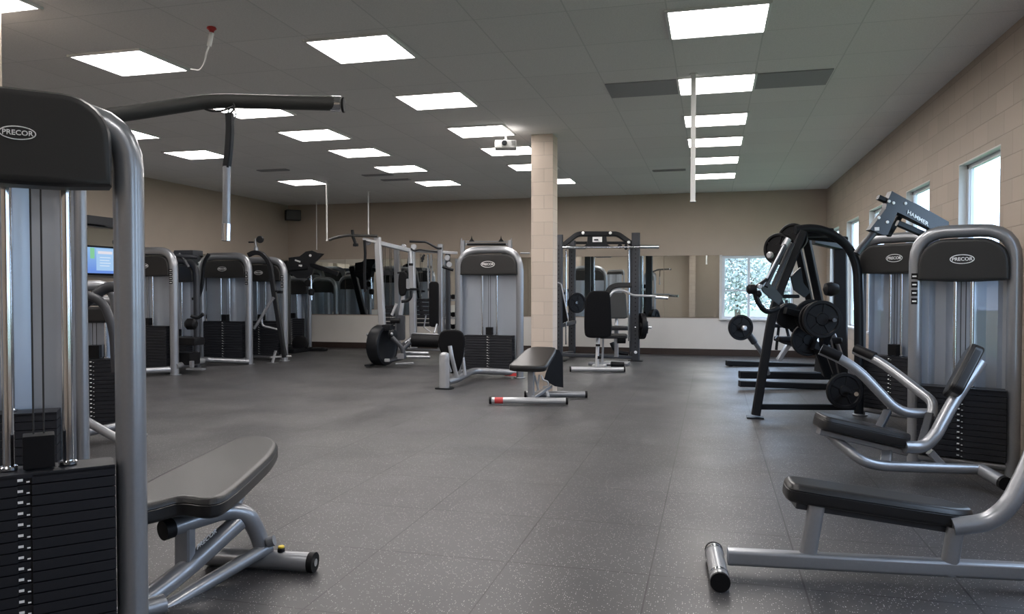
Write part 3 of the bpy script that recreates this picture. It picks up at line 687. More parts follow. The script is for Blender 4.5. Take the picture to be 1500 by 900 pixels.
b = new(); f0 = Pc(305, 826, 4.18); f1 = Pc(456, 826, 4.08); f0.z = f1.z = .053; tube(b, [f0, f1], .050, seg=22); emit('rear_foot', b, silver, AB, True)
dv = (f1 - f0).normalized(); b = new(); tube(b, [f1 - dv * .01, f1 + dv * .022], .053, seg=22); emit('foot_cap', b, rubber, AB, True)
b = new(); tube(b, [f1 + dv * .02, f1 + dv * .026], .020, seg=16); emit('cap_bolt', b, chrome, AB, True)
b = new(); kn = f1 - dv * .17 + V(0, 0, .055); disc(b, kn, (0, 0, 1), .020, .03, seg=16); kb = emit('knob', b, rubber, AB, True)
b = new(); disc(b, kn + V(0, 0, .018), (0, 0, 1), .017, .012, seg=16); emit('knob_cap', b, yellowm, AB, True)
b = new(); text_mesh(b, 'PRECOR', .032, facing(Pc(303, 790, 3.81), Pc(325, 776, 3.9) - Pc(285, 812, 3.8), UP), .001); emit('lettering', b, whitep, AB, True)
b = new(); g0 = Pc(150, 905, 3.35); g1 = Pc(240, 905, 3.55); g0.z = g1.z = .05; tube(b, [g0, g1], .045, seg=18); emit('front_foot', b, bl, AB, True)

# ------------------------------------------------------------------ right foreground bench
q = Pz(1250, 855, 0)
FB = thing('bench_station', (q.x, q.y, 0), 0, 'long low bench on a floor rail in the right foreground', 'bench')
r0 = Pc(1066, 822, 4.08); r1 = Pc(1500, 853, 3.86); r0.z = r1.z = .085; r2 = r1 + (r1 - r0) * .28
b = new(); oval(b, [r0, r2], .075, .088); emit('floor_rail', b, silver, FB, True)
n0 = Pz(1055, 868, 0); n1 = Pz(1046, 822, 0); n0.z = n1.z = .05; n1 = n0 + (n1 - n0) * 1.05
b = new(); tube(b, [n0, n1], .047, seg=22); emit('front_foot', b, brightsilver, FB, True)
dv = (n1 - n0).normalized(); b = new(); tube(b, [n0 - dv * .008, n0 + dv * .012], .049, seg=22); emit('foot_cap', b, rubber, FB, True); b = new(); tube(b, [n1 - dv * .012, n1 + dv * .008], .049, seg=22); emit('foot_cap', b, rubber, FB, True)
for t in (.12, .86):
    p = n0 + (n1 - n0) * t; b = new(); tube(b, [p, p + dv * .012], .0515, seg=22); tube(b, [p + dv * .02, p + dv * .026], .051, seg=22); emit('foot_band', b, chrome, FB, True)
b = new(); oval(b, [Pc(1196, 740, 4.03), Pc(1181, 824, 4.02)], .085, .06); emit('support_post', b, silver, FB, True)
b = new(); oval(b, [Pc(1400, 774, 3.90), Pc(1388, 842, 3.91)], .08, .06); emit('support_post', b, silver, FB, True)
# pad: follows its slope to the right
a0 = Pc(1160, 716, 4.00); a1 = Pc(1437, 759, 3.86)
U = (a1 - a0).normalized(); W_ = V(0, 0, 1).cross(U).normalized(); N_ = U.cross(W_).normalized(); L = (a1 - a0).length
if N_.z < 0: N_ = -N_
ol = smoothpoly([(-.015, .04), (.02, .0), (L - .14, -.005), (L + .0, .07), (L + .01, .15), (L - .14, .255), (.05, .26), (-.01, .20)], 2)
b = new(); slab(b, ol, a0 - N_ * .078, U, W_, N_, PADL(.10, .022)); emit('pad', b, vinyl, FB, True)
b = new(); ctrp = a0 + U * (L * .5) + W_ * .125 - N_ * .095; slab(b, rrect(L * .90, .14, .01), ctrp, U, W_, N_, [(-.02, 0), (.02, 0)]); emit('pad_rail', b, grey, FB, True)
b = new(); tube(b, [Pc(1395, 772, 3.90), Pc(1448, 766, 3.86), Pc(1478, 742, 3.84), Pc(1500, 700, 3.84), Pc(1560, 560, 3.86)], .046, .12, 18); emit('back_tube', b, silver, FB, True)

# ------------------------------------------------------------------ right towers
def between(pL, pR, **k):
    L_ = Vector((pL[0], pL[1], 0)); R_ = Vector((pR[0], pR[1], 0)); m = (L_ + R_) / 2; d_ = R_ - L_
    return tower((m.x, m.y, 0), math.atan2(d_.y, d_.x), d_.length + .0, **k)
T1 = between((1.62, 7.18), (2.365, 6.86), Ht=2.035, label='tower nearest the camera on the right, with logo and bright sheet', r=.053, stop=.70, sw=1.2, nplates=12, rods=.06, logo_s=.085, shroud=.35, fil=.24, panel='rear', decals=-1)
b = new(); box(b, Pc(1426, 581, 6.45), (.05, .02, .06), bev=.005); emit('selector_pin', b, greenm, T1, True)
T2 = between((1.68, 9.95), (2.365, 9.2), Ht=2.15, label='second tower on the right, half hidden by the nearer one', r=.058, stop=.74, sw=1.2, nplates=13, rods=.07, logo_s=.1, shroud=.34, fil=.27, panel='rear', decals=-1, logo_x=.05)

# reclined seat with two handle arms in front of T1
q = Pc(1330, 690, 6.1)
RB = thing('seated_leg_machine', (q.x, q.y, 0), 0, 'reclined seat with tilted back pad and two long handle arms', 'exercise machine')
D = 5.85
b = new(); tube(b, [Pc(1213, 632, D + .2), Pc(1226, 646, D + .15), Pc(1262, 676, D), Pc(1290, 683, D), Pc(1438, 688, D - .05)], .040, .22, 18); emit('base_tube', b, silver, RB, True)
b = new(); tube(b, [Pc(1436, 688, D - .05), Pc(1470, 707, 5.6)], .047, seg=18); emit('rear_foot', b, silver, RB, True)
b = new(); tube(b, [Pc(1468, 706, 5.62), Pc(1474, 709.5, 5.56)], .05, seg=18); emit('foot_cap', b, rubber, RB, True)
b = new(); a0 = Pc(1210, 622, D); a1 = Pc(1341, 651, D - .05); U = (a1 - a0).normalized(); W_ = V(0, 0, 1).cross(U).normalized(); N_ = U.cross(W_)
L = (a1 - a0).length; ol = smoothpoly([(-.02, .03), (.03, .0), (L - .1, .0), (L, .06), (L, .26), (L - .1, .32), (.03, .32), (-.02, .27)], 2)
slab(b, ol, a0 - N_ * .05, U, W_, N_, PADL(.11)); emit('seat_pad', b, vinyl, RB, True)
b = new(); bar(b, [a0 + W_ * .13 - N_ * .075, a1 + W_ * .13 - N_ * .09], .1, .045); bar(b, [Pc(1300, 655, D + .1), Pc(1297, 678, D)], .075, .05); bar(b, [Pc(1362, 662, D), Pc(1382, 684, D)], .055, .05); emit('seat_frame', b, silver, RB, True)
b = new(); tube(b, [Pc(1325, 655, D), Pc(1352, 656, D), Pc(1369, 640, D), Pc(1400, 582, D + .1), Pc(1436, 530, D + .15)], .048, .15, 18); emit('back_tube', b, silver, RB, True)
p0, p1 = Pc(1400, 580, D + .07), Pc(1433, 516, D + .12); U = (p1 - p0).normalized(); W_ = (FWD + RGT * .50).normalized(); W_ = (W_ - U * W_.dot(U)).normalized(); N_ = U.cross(W_).normalized()
N_ = N_ if N_.x < 0 else -N_
b = new(); slab(b, rrect((p1 - p0).length + .03, .30, .06), (p0 + p1) / 2 - N_ * .02 , U, W_, N_, PADL(.10)); emit('back_pad', b, vinyl, RB, True)
b = new(); tube(b, [Pc(1202, 513, 6.3), Pc(1232, 526, 6.25), Pc(1260, 545, 6.2), Pc(1317, 605, 6.1), Pc(1360, 606, 6.1)], .040, .12, 18); emit('handle_arm', b, silver, RB, True)
b = new(); tube(b, [Pc(1252, 513, 6.8), Pc(1283, 527, 6.65), Pc(1306, 542, 6.5), Pc(1368, 590, 6.1), Pc(1364, 612, 6.05)], .040, .12, 18); emit('handle_arm', b, silver, RB, True)
b = new(); tube(b, [Pc(1203, 511, 6.29), Pc(1231, 523.5, 6.24)], .043); emit('grip', b, rubber, RB, True)
b = new(); tube(b, [Pc(1253, 511, 6.79), Pc(1281, 523.5, 6.65)], .043); emit('grip', b, rubber, RB, True)
b = new(); bar(b, [Pc(1300, 603, 6.1), Pc(1285, 632, 5.95)], .06, .04); bar(b, [Pc(1362, 608, 6.05), Pc(1350, 652, D)], .06, .05); emit('pivot_link', b, grey, RB, True)

# ------------------------------------------------------------------ weight plates
PLATE = {}
def weight_plate(c, axis, r, t, label, group='weight plates on the machines'):
    o = thing('weight_plate', c, 0, label, 'weight plate', group) if False else None
    b = new(); lathe(b, [(.028, -t * .5), (r * .3, -t * .5), (r * .34, -t * .22), (r * .78, -t * .22), (r * .84, -t * .5), (r - .006, -t * .5), (r, -t * .36), (r, t * .36), (r - .006, t * .5), (r * .84, t * .5), (r * .78, t * .22), (r * .34, t * .22), (r * .3, t * .5), (.028, t * .5)], (0, 0, 0), axis, 36)
    a = Vector(axis).normalized(); u = a.orthogonal().normalized(); w = a.cross(u)
    for k in range(5):
        an = 2 * PI * k / 5; d_ = u * math.cos(an) + w * math.sin(an)
        R3 = Matrix((d_, a.cross(d_), a)).transposed(); box(b, d_ * (r * .56), (r * .5, r * .12, t * .8), R3, .003)
    o = emit('weight_plate', b, rubber); o.location = c; return tag(o, label, 'weight plate', group)
TOWARD = -FWD
def horn(parent, p, axis, ln, r=.025, mat=None):
    a = Vector(axis).normalized(); b = new(); tube(b, [p - a * ln * .5, p + a * ln * .5], r, seg=14); emit('weight_horn', b, mat or chrome, parent, True)

# ------------------------------------------------------------------ right plate-loaded machine (front)
q = Pc(1180, 605, 9.0)
M1 = thing('plate_loaded_machine', (q.x, q.y, 0), 0, 'black A-frame plate-loaded machine standing left of the right towers', 'exercise machine')
D = 9.0
b = new(); bar(b, [Pc(1107, 608, D), Pc(1133, 448, D - .05), Pc(1176, 340, D)], .10, .13, .3); emit('front_leg', b, black, M1, True)
b = new(); box(b, (Pc(1106, 610, D).x, Pc(1106, 610, D).y, .008), (.19, .18, .016), bev=.003); emit('foot_plate', b, black, M1, True)
b = new(); tube(b, [Pc(1165, 337, D), Pc(1190, 334, D), Pc(1214, 340, D), Pc(1243, 360, D), Pc(1256, 390, D), Pc(1258, 470, D), Pc(1258, 606, D)], .052, .22, 18); emit('arched_frame', b, black, M1, True)
b = new(); bar(b, [Pc(1112, 596, D), Pc(1258, 597, D)], .06, .065); emit('floor_bar', b, black, M1, True)
b = new(); bar(b, [Pc(1181, 350, D + .35), Pc(1206, 470, D + .8), Pc(1225, 555, D + 1.3)], .09, .08); emit('rear_leg', b, black, M1, True)
b = new(); bar(b, [Pc(1168, 362, D + .5), Pc(1188, 450, D + .9)], .08, .07); emit('rear_strut', b, black, M1, True)
b = new(); tube(b, [Pc(1170, 345, D + .3), Pc(1240, 352, D + .3)], .045); box(b, Pc(1190, 342, D + .2), (.45, .3, .1), bev=.03); emit('top_beam', b, black, M1, True)
for (p0, p1) in (((1153, 352, 8.85), (1121, 420, 8.7)), ((1160, 357, 8.9), (1131, 424, 8.75))):
    b = new(); tube(b, [Pc(*p0), Pc(*p1)], .030, seg=14); emit('lever_arm', b, grey, M1, True)
b = new(); tube(b, [Pc(1148, 360, 8.8), Pc(1117, 420, 8.66)], .013, seg=10); emit('lever_rod', b, brightsilver, M1, True)
b = new(); tube(b, [Pc(1148, 362, 8.84), Pc(1155, 350, 8.84)], .036); emit('lever_sleeve', b, brightsilver, M1, True)
b = new(); hexplate(b, [Pc(1112, 414, 8.7), Pc(1122, 412, 8.7), Pc(1136, 424, 8.75), Pc(1146, 436, 8.8), Pc(1140, 447, 8.8), Pc(1118, 428, 8.7)], .05, FWD); emit('lever_plate', b, grey, M1, True)
b = new(); tube(b, [Pc(1098, 424, 8.6), Pc(1108, 420, 8.6), Pc(1124, 409, 8.7), Pc(1130, 396, 8.75), Pc(1133, 385, 8.8)], .02, .1); tube(b, [Pc(1106, 428, 8.6), Pc(1109, 440, 8.6), Pc(1116, 452, 8.6), Pc(1125, 458, 8.7), Pc(1140, 452, 8.8)], .03, .1); emit('handle', b, black, M1, True)
b = new(); disc(b, Pc(1101, 424, 8.58), RGT, .055, .10, .02); disc(b, Pc(1110, 431, 8.6), RGT, .04, .08, .02); emit('grip', b, rubber, M1, True)
b = new(); disc(b, Pc(1113, 420, 8.55), TOWARD, .028, .03, seg=16); emit('pivot_bolt', b, brightsilver, M1, True)
b = new(); hexplate(b, [Pc(1158, 405, 9.5), Pc(1172, 392, 9.5), Pc(1176, 415, 9.5), Pc(1186, 428, 9.5), Pc(1178, 436, 9.5), Pc(1163, 425, 9.5)], .05, FWD); disc(b, Pc(1155, 463, 9.4), TOWARD, .16, .08); bar(b, [Pc(1150, 455, 9.3), Pc(1172, 460, 9.3)], .12, .08); emit('cam_plate', b, black, M1, True)
weight_plate(Pc(1167, 347, 9.0) + FWD * .12, TOWARD * .8 - RGT * .6, .17, .06, 'black disc at the top of the A-frame machine, upper right of two')
weight_plate(Pc(1141, 365, 9.2), TOWARD * .7 - RGT * .8, .19, .07, 'black disc high on the A-frame machine, lower left of two')
b = new(); tube(b, [Pc(1141, 365, 9.2), Pc(1172, 345, 9.2)], .03); emit('upper_horn', b, black, M1, True)
b = new(); disc(b, Pc(1128, 374, 9.05), TOWARD * .7 - RGT * .8, .04, .05); emit('disc_cap', b, brightsilver, M1, True)
# the big plates
horn(M1, Pc(1203, 468, 9.1), TOWARD - RGT * .1, 1.0)
for k, (px, py, d, r) in enumerate(((1204, 468, 8.75, .215), (1197, 468, 8.95, .205), (1188, 463, 9.35, .20))):
    weight_plate(Pc(px, py, d), TOWARD - RGT * .1, r, .05, 'large black weight plate on the upper horn, %s of three' % ('front', 'middle', 'rear')[k])
horn(M1, Pc(1186, 497, 9.7), TOWARD, .6)
weight_plate(Pc(1183, 498, 9.55), TOWARD, .205, .05, 'large black weight plate low behind the three stacked on the upper horn')
b = new(); bar(b, [Pc(1215, 480, 9.3), Pc(1200, 515, 9.5), Pc(1212, 548, 9.7)], .12, .1); bar(b, [Pc(1190, 505, 9.5), Pc(1210, 512, 9.5)], .2, .12); emit('weight_carriage', b, black, M1, True)
horn(M1, Pc(1240, 574, 8.7), TOWARD, .5, mat=chrome)
weight_plate(Pc(1237, 573, 8.72), TOWARD, .205, .05, 'black weight plate hanging near the floor beside the right tower')
b = new(); bar(b, [Pc(1238, 574, 8.95), Pc(1256, 575, 9.0)], .06, .06); emit('horn_bracket', b, black, M1, True)

weight_plate(Pc(1176, 470, 9.75), TOWARD - RGT * .1, .20, .05, 'black weight plate peeking out at the far left of the plate cluster')
horn(M1, Pc(1178, 470, 9.75), TOWARD, .3)
# second plate-loaded machine behind
q = Pc(1160, 560, 11.8)
M2 = thing('plate_loaded_machine', (q.x, q.y, 0), 0, 'black machine on twin floor rails behind the A-frame machine', 'exercise machine')
b = new(); bar(b, [Pc(1083, 562, 11.6), Pc(1225, 567, 11.6)], .12, .09); emit('floor_rail', b, black, M2, True)
b = new(); bar(b, [Pc(1083, 549, 12.4), Pc(1225, 551, 12.4)], .12, .12); emit('floor_rail', b, black, M2, True)
b = new(); bar(b, [Pc(1231, 556, 11.9), Pc(1230, 355, 11.9)], .20, .16); emit('upright', b, black, M2, True)
b = new(); bar(b, [Pc(1190, 352, 11.6), Pc(1236, 362, 11.9)], .12, .12); emit('top_beam', b, black, M2, True)
b = new(); tube(b, [Pc(1090, 480, 11.4), Pc(1100, 494, 11.5), Pc(1118, 520, 11.8), Pc(1125, 548, 12.0)], .035, .1); emit('lever_arm', b, silver, M2, True)
b = new(); tube(b, [Pc(1096, 489, 11.45), Pc(1105, 502, 11.5)], .05); emit('lever_sleeve', b, grey, M2, True)
weight_plate(Pc(1085, 480, 11.35), TOWARD + RGT * .15, .19, .05, 'black weight plate on the angled arm left of the A-frame machine')
b = new(); disc(b, Pc(1090, 481, 11.28), TOWARD + RGT * .15, .04, .07); emit('plate_hub', b, brightsilver, M2, True)
b = new(); lathe(b, [(.01, -.12), (.09, -.08), (.11, 0), (.08, .1), (.01, .12)], Pc(1217, 424, 11.6), RGT, 20); emit('pad_roller', b, rubber, M2, True)

b = new(); tube(b, [Pc(1205, 500, 11.2), Pc(1216, 480, 11.2), Pc(1222, 492, 11.2), Pc(1232, 520, 11.4)], .03, .12); emit('handle', b, silver, M2, True)
b = new(); hexplate(b, [Pc(1198, 545, 11.5), Pc(1203, 505, 11.5), Pc(1222, 500, 11.5), Pc(1226, 548, 11.5)], .3, FWD); emit('seat_base', b, black, M2, True)
b = new(); slab(b, rrect(.45, .4, .06), Pc(1205, 503, 11.3), RGT, FWD, up, PADL(.09)); emit('seat_pad', b, vinylb, M2, True)
# third: incline station by the back wall
q = Pc(1130, 532, 15.2)
M3 = thing('incline_station', (q.x, q.y, 0), 0, 'small black seat station on a flat base below the back window', 'exercise machine')
b = new(); bar(b, [Pc(1064, 532, 15.1), Pc(1200, 537, 15.1)], .14, .1); box(b, Pc(1070, 536, 15.1), (.08, .1, .07)); emit('base_rail', b, black, M3, True)
b = new(); bar(b, [Pc(1140, 528, 15), Pc(1156, 504, 15)], .12, .08); emit('seat_post', b, silver, M3, True)
b = new(); slab(b, rrect(.5, .4, .06), Pc(1156, 500, 14.9), RGT, FWD, up, PADL(.09)); emit('seat_pad', b, vinylb, M3, True)
for yy in (480, 437): b = new(); slab(b, rrect(.55, .3, .06), Pc(1148, yy, 15), RGT, FWD, up, PADL(.07)); emit('arm_pad', b, vinylb, M3, True)
b = new(); tube(b, [Pc(1137, 494, 14.9), Pc(1147, 501, 14.9), Pc(1160, 503, 14.9), Pc(1172, 515, 14.9), Pc(1188, 519, 14.8), Pc(1200, 516, 14.8)], .045, .2); tube(b, [Pc(1158, 504, 15), Pc(1152, 480, 15.2), Pc(1152, 440, 15.3)], .03); emit('frame', b, grey, M3, True)
b = new(); bar(b, [Pc(1134, 425, 15), Pc(1150, 455, 15)], .2, .06); bar(b, [Pc(1137, 513, 15), Pc(1142, 468, 15)], .05, .05, .1); emit('arm', b, black, M3, True)

# lever-arm machine whose lettered arms rise over the right towers
q = Pc(1345, 640, 7.9); q = V(1.98, 7.95, 0)
M4 = thing('lever_press_machine', q, 0, 'charcoal lever machine with white lettering rising behind the right towers', 'exercise machine')
D = 7.9
b = new(); hexplate(b, [Pc(1303, 281, D), Pc(1330, 296, D), Pc(1342, 301, D), Pc(1386, 326, D), Pc(1386, 345, D), Pc(1360, 336, D), Pc(1318, 315, D), Pc(1311, 312, D), Pc(1297, 345, D), Pc(1290, 345, D), Pc(1271, 337, D), Pc(1294, 307, D), Pc(1297, 295, D)], .10, FWD); emit('lever_plate', b, grey, M4, True)
b = new(); bar(b, [Pc(1286, 289, D), Pc(1299, 295, D)], .06, .05); emit('stub_bar', b, black, M4, True); b = new(); bar(b, [Pc(1314, 327, D), Pc(1356, 345, D)], .06, .06); bar(b, [Pc(1320, 312, D + .2), Pc(1300, 345, D + .2)], .07, .06); emit('stub_bar', b, black, M4, True)
b = new(); tube(b, [Pc(1283, 338, D), Pc(1262, 362, D), Pc(1255, 372, D)], .035); emit('lever_tube', b, grey, M4, True)
b = new(); [disc(b, Pc(x, y, D - .055), TOWARD, .016, .012, seg=12) for x, y in ((1302.5, 295), (1309, 297.5), (1326.5, 298), (1287.5, 319), (1300, 325.5))]; emit('bolt', b, whitep, M4, True)
b = new(); box(b, Pc(1284.5, 335.5, D - .055), (.045, .008, .035)); emit('label', b, whitep, M4, True)
b = new(); text_mesh(b, 'HAMMER', .062, facing(Pc(1344, 319.5, D - .056), Pc(1357, 328, D) - Pc(1331, 312, D), UP), .002, .2); emit('lettering', b, whitep, M4, True)
b = new(); bar(b, [(1.98, 7.95, .0), (1.98, 7.95, 1.7), Pc(1366, 338, 7.92)], .12, .1); bar(b, [(1.6, 7.95, .05), (2.30, 7.95, .05)], .1, .1); emit('upright', b, grey, M4, True)

# ------------------------------------------------------------------ smith rack
D = 16.2
q = Pc(873, 528, D)
SM = thing('smith_machine', (q.x, q.y, 0), 0, 'tall black power rack with a chrome bar, right of the pillar', 'rack')
gx = lambda px, py, d=D: Pc(px, py, d)
def post(name, px, d, zt, w, dd, mat, par, z0=0.):
    p = Pc(px, 500, d); b = new(); bar(b, [(p.x, p.y, z0), (p.x, p.y, zt)], w, dd, up=(0, 1, 0)); return emit(name, b, mat, par, True)
post('front_post', 819, D, 2.66, .15, .12, grey, SM); post('front_post', 931, D, 2.70, .17, .13, grey, SM)
post('rear_post', 838, D + 1.0, 2.6, .15, .12, grey, SM); post('rear_post', 926, D + 1.0, 2.6, .12, .12, grey, SM)
b = new()
for px in (819, 838, 931):
    p = Pc(px, 500, D if px != 838 else D + 1.0)
    for k in range(26): box(b, (p.x, p.y - .0645, .3 + k * .085), (.022, .004, .022))
emit('post_holes', b, rubber, SM, True)
b = new(); bar(b, [gx(822, 362), gx(846, 343), gx(905, 343), gx(926, 358)], .10, .09, .08, up=(0, 1, 0)); emit('top_arch', b, black, SM, True)
b = new(); hexplate(b, [gx(861, 344), gx(888, 344), gx(889, 358), gx(894, 361), gx(855, 361), gx(860, 357)], .05, FWD); emit('sign_plate', b, black, SM, True)
b = new(); box(b, Pc(875, 351, D - .04), (.20, .02, .11), Matrix.Rotation(YAW, 3, 'Z')); emit('sign', b, whitep, SM, True)
b = new(); box(b, Pc(873, 351.5, D - .055), (.10, .01, .03)); emit('sign_mark', b, grey, SM, True)
b = new(); bar(b, [gx(822, 362, D + .1), gx(838, 362, D + .95)], .08, .08); bar(b, [gx(930, 362, D + .1), gx(926, 365, D + .95)], .08, .08); bar(b, [gx(838, 356, D + 1), gx(926, 356, D + 1)], .07, .06); emit('top_beam', b, black, SM, True)
b = new(); [disc(b, Pc(x, y, D - .08), TOWARD, .032, .03, seg=14) for x, y in ((854, 341.5), (894, 341.5), (817, 361.5), (931, 359.5), (921, 355), (931, 516.5))]; emit('bolt', b, whitep, SM, True)
b = new(); tube(b, [gx(824, 363, D - .12), gx(964, 362, D - .12)], .022, seg=12); emit('chrome_bar', b, chrome, SM, True)
b = new(); tube(b, [gx(938, 362, D - .12), gx(965, 362, D - .12)], .038, seg=12); tube(b, [gx(829, 363, D - .12), gx(858, 363, D - .12)], .035, seg=12); emit('bar_sleeve', b, chrome, SM, True)
b = new(); tube(b, [gx(921, 366, D + .1), gx(921, 500, D + .1)], .022, seg=12); tube(b, [gx(829, 366, D + .1), gx(829, 505, D + .1)], .018, seg=12); emit('guide_rod', b, chrome, SM, True)
b = new(); bar(b, [gx(822, 477), gx(841, 472, D + .9)], .1, .08); bar(b, [gx(821, 520, D), gx(931, 524, D)], .07, .07); bar(b, [gx(822, 519, D + .1), gx(838, 517, D + .95)], .08, .08); bar(b, [gx(931, 522, D + .1), gx(926, 518, D + .95)], .08, .08); emit('lower_frame', b, grey, SM, True)
b = new(); tube(b, [gx(896, 502, D + .3), gx(902, 516, D + .3), gx(920, 519, D + .3)], .05, .2); emit('curved_brace', b, black, SM, True)
b = new(); disc(b, gx(908, 361), TOWARD, .05, .06); disc(b, gx(917, 362), RGT, .06, .06); emit('bar_clamp', b, black, SM, True)
b = new(); p = gx(931, 530); box(b, (p.x, p.y, .01), (.3, .2, .02), bev=.004); p = gx(819, 530); box(b, (p.x, p.y, .01), (.3, .2, .02), bev=.004); emit('foot_plate', b, black, SM, True)
horn(SM, gx(942, 480, D - .05), RGT, .35)
weight_plate(gx(940, 478, D - .05), RGT + FWD * .1, .275, .10, 'thick black weight plate on the right side of the smith rack')
weight_plate(gx(845, 444, D + .35), RGT * .5 + TOWARD, .22, .05, 'black weight plate between the left posts of the rack')
b = new(); tube(b, [gx(838, 444, D + .9), gx(845, 444, D + .3)], .025); emit('plate_peg', b, chrome, SM, True)
b = new(); disc(b, gx(948, 480, D - .05), RGT, .1, .02); [tube(b, [gx(948, 480, D - .05), gx(948, 480, D - .05) + V(0, math.cos(a) * .14, math.sin(a) * .14)], .015, seg=8) for a in [k * PI / 3 for k in range(6)]]; emit('star_clamp', b, black, SM, True)
b = new(); hexplate(b, smoothpoly([(0, 0)], 0) and [gx(815, 412), gx(821, 414), gx(832, 470), gx(824, 474), gx(815, 470)], .06, FWD); emit('back_board', b, vinylb, SM, True)
b = new(); tube(b, [gx(817, 414, D - .1), gx(822, 416, D - .1), gx(832, 466, D - .1)], .014, .05); emit('board_trim', b, brightsilver, SM, True)

# weight bench (seat with curl bar) inside the rack
q = Pc(900, 500, 15.6)
PS = thing('preacher_seat', (q.x, q.y, 0), 0, 'grey padded seat with a curved silver bar inside the rack', 'seat')
b = new(); slab(b, rrect(.52, .40, .06, taper=.85), Pc(904, 448, 15.5), up, RGT, -FWD, PADL(.09)); emit('back_pad', b, foam, PS, True)
b = new(); slab(b, rrect(.42, .4, .05), Pc(903, 484, 15.3), RGT, FWD, up, PADL(.09)); emit('seat_pad', b, vinyl, PS, True)
b = new(); bar(b, [Pc(903, 484, 15.4), Pc(903, 523, 15.4)], .08, .08); bar(b, [Pc(903, 480, 15.5), Pc(903, 440, 15.65)], .06, .06); box(b, (Pc(903, 523, 15.4).x, Pc(903, 523, 15.4).y, .03), (.5, .5, .05), bev=.01); emit('post', b, silver, PS, True)
b = new(); tube(b, [Pc(892, 436, 15.4), Pc(897, 428, 15.4), Pc(906, 425, 15.4), Pc(917, 427, 15.4), Pc(926, 433, 15.35), Pc(962, 434, 15.3)], .024, .1, 10); emit('curl_bar', b, brightsilver, PS, True)
b = new(); tube(b, [Pc(960, 436, 15.3), Pc(978, 437, 15.3)], .03, seg=12); emit('bar_end', b, chrome, PS, True)
b = new(); bar(b, [Pc(888, 434, 15.7), Pc(893, 422, 15.7), Pc(903, 418, 15.7), Pc(925, 418, 15.7)], .1, .06, .15); emit('arm_rest', b, black, PS, True)

# upright bench in front of the rack
q = Pc(875, 545, 14)
UB = thing('upright_bench', (q.x, q.y, 0), 0, 'bench with a tall upright black back pad, right of the pillar', 'bench')
D = 14.0
b = new(); tube(b, [Pc(836, 541, D), Pc(914, 541.5, D)], .045, seg=16); emit('front_foot', b, brightsilver, UB, True)
for px in (835.5, 914.5): b = new(); tube(b, [Pc(px - 1, 541, D), Pc(px + 1, 541, D)], .05, seg=16); emit('end_cap', b, rubber, UB, True)
b = new(); tube(b, [Pc(862, 533, D + .5), Pc(897, 534, D + .5)], .035); emit('rear_foot', b, silver, UB, True)
b = new(); tube(b, [Pc(895, 534, D + .4), Pc(914, 535, D + .4)], .055); emit('roller', b, rubber, UB, True)
b = new(); bar(b, [Pc(874, 538, D), Pc(876, 490, D + .1)], .06, .05); bar(b, [Pc(882, 536, D + .3), Pc(884, 490, D + .2)], .035, .03); box(b, Pc(878, 537, D + .1), (.25, .2, .07), bev=.02); emit('post', b, brightsilver, UB, True)
b = new(); box(b, Pc(876, 506, D - .03), (.08, .03, .04)); box(b, Pc(878, 524, D - .03), (.06, .04, .05)); emit('adjuster', b, rubber, UB, True)
b = new(); ol = smoothpoly([(-.22, .43), (.20, .43), (.235, .35), (.27, -.37), (.18, -.42), (-.16, -.43), (-.24, -.36)], 2)
slab(b, ol, Pc(874.5, 461, D - .0), RGT, up, -FWD, PADL(.11)); emit('back_pad', b, vinylb, UB, True)
b = new(); slab(b, rrect(.5, .32, .05), Pc(898, 496, D + .25), RGT, FWD, up, PADL(.09)); emit('seat_pad', b, vinyl, UB, True)
b = new(); tube(b, [Pc(904, 498, D + .2), Pc(916, 498, D + .2)], .07, seg=18); emit('leg_roller', b, rubber, UB, True)

# ------------------------------------------------------------------ cable station
q = Pc(600, 520, 16.2)
CM = thing('cable_station', (q.x, q.y, 0), 0, 'silver multi-station cable frame left of the middle tower', 'cable machine')
D = 15.6
def cpost(name, px0, py0, px1, py1, d, w, dd, mat, par=CM):
    b = new(); bar(b, [Pc(px0, py0, d), Pc(px1, py1, d)], w, dd, up=(0, 1, 0)); return emit(name, b, mat, par, True)
cpost('post', 553, 348, 563, 530, D, .13, .1, brightsilver)
cpost('post', 581, 366, 583, 513, D + 1.2, .11, .1, silver); cpost('post', 603, 364, 606, 512, D + .9, .14, .12, brightsilver)
cpost('post', 645, 358, 645, 514, D + .9, .11, .1, silver); cpost('post', 656, 372, 657, 512, D + 1.3, .09, .1, grey)
b = new(); bar(b, [Pc(532, 350, D), Pc(556, 356, D)], .09, .06); bar(b, [Pc(550, 355, D), Pc(599, 367, D + .8)], .09, .09); emit('top_beam', b, brightsilver, CM, True)
b = new(); bar(b, [Pc(597, 367, D + .9), Pc(670, 371, D + .9)], .05, .06); emit('cross_beam', b, silver, CM, True)
b = new()
for x, y in ((539, 355), (591, 362), (606, 362), (658, 388), (655, 378)): disc(b, Pc(x, y, D + .1 if x < 560 else D + .9), TOWARD, .065, .04, seg=18)
emit('pulley', b, silver, CM, True)
b = new(); tube(b, [Pc(482, 352, D - .1), Pc(489, 349, D - .1), Pc(503, 346, D - .1), Pc(512, 345, D - .1), Pc(553, 346, D - .1)], .028, .2, 10); emit('lat_bar', b, foam, CM, True)
b = new(); bar(b, [Pc(516, 337, D - .1), Pc(517, 347, D - .1), Pc(522, 361, D - .1)], .05, .05); box(b, Pc(521, 359, D - .1), (.1, .05, .06), bev=.01); emit('bar_hanger', b, black, CM, True)
b = new(); bar(b, [Pc(534, 352, D - .05), Pc(535, 372, D - .05), Pc(534, 400, D - .05), Pc(535, 428, D - .05)], .05, .04); emit('pull_strap', b, black, CM, True)
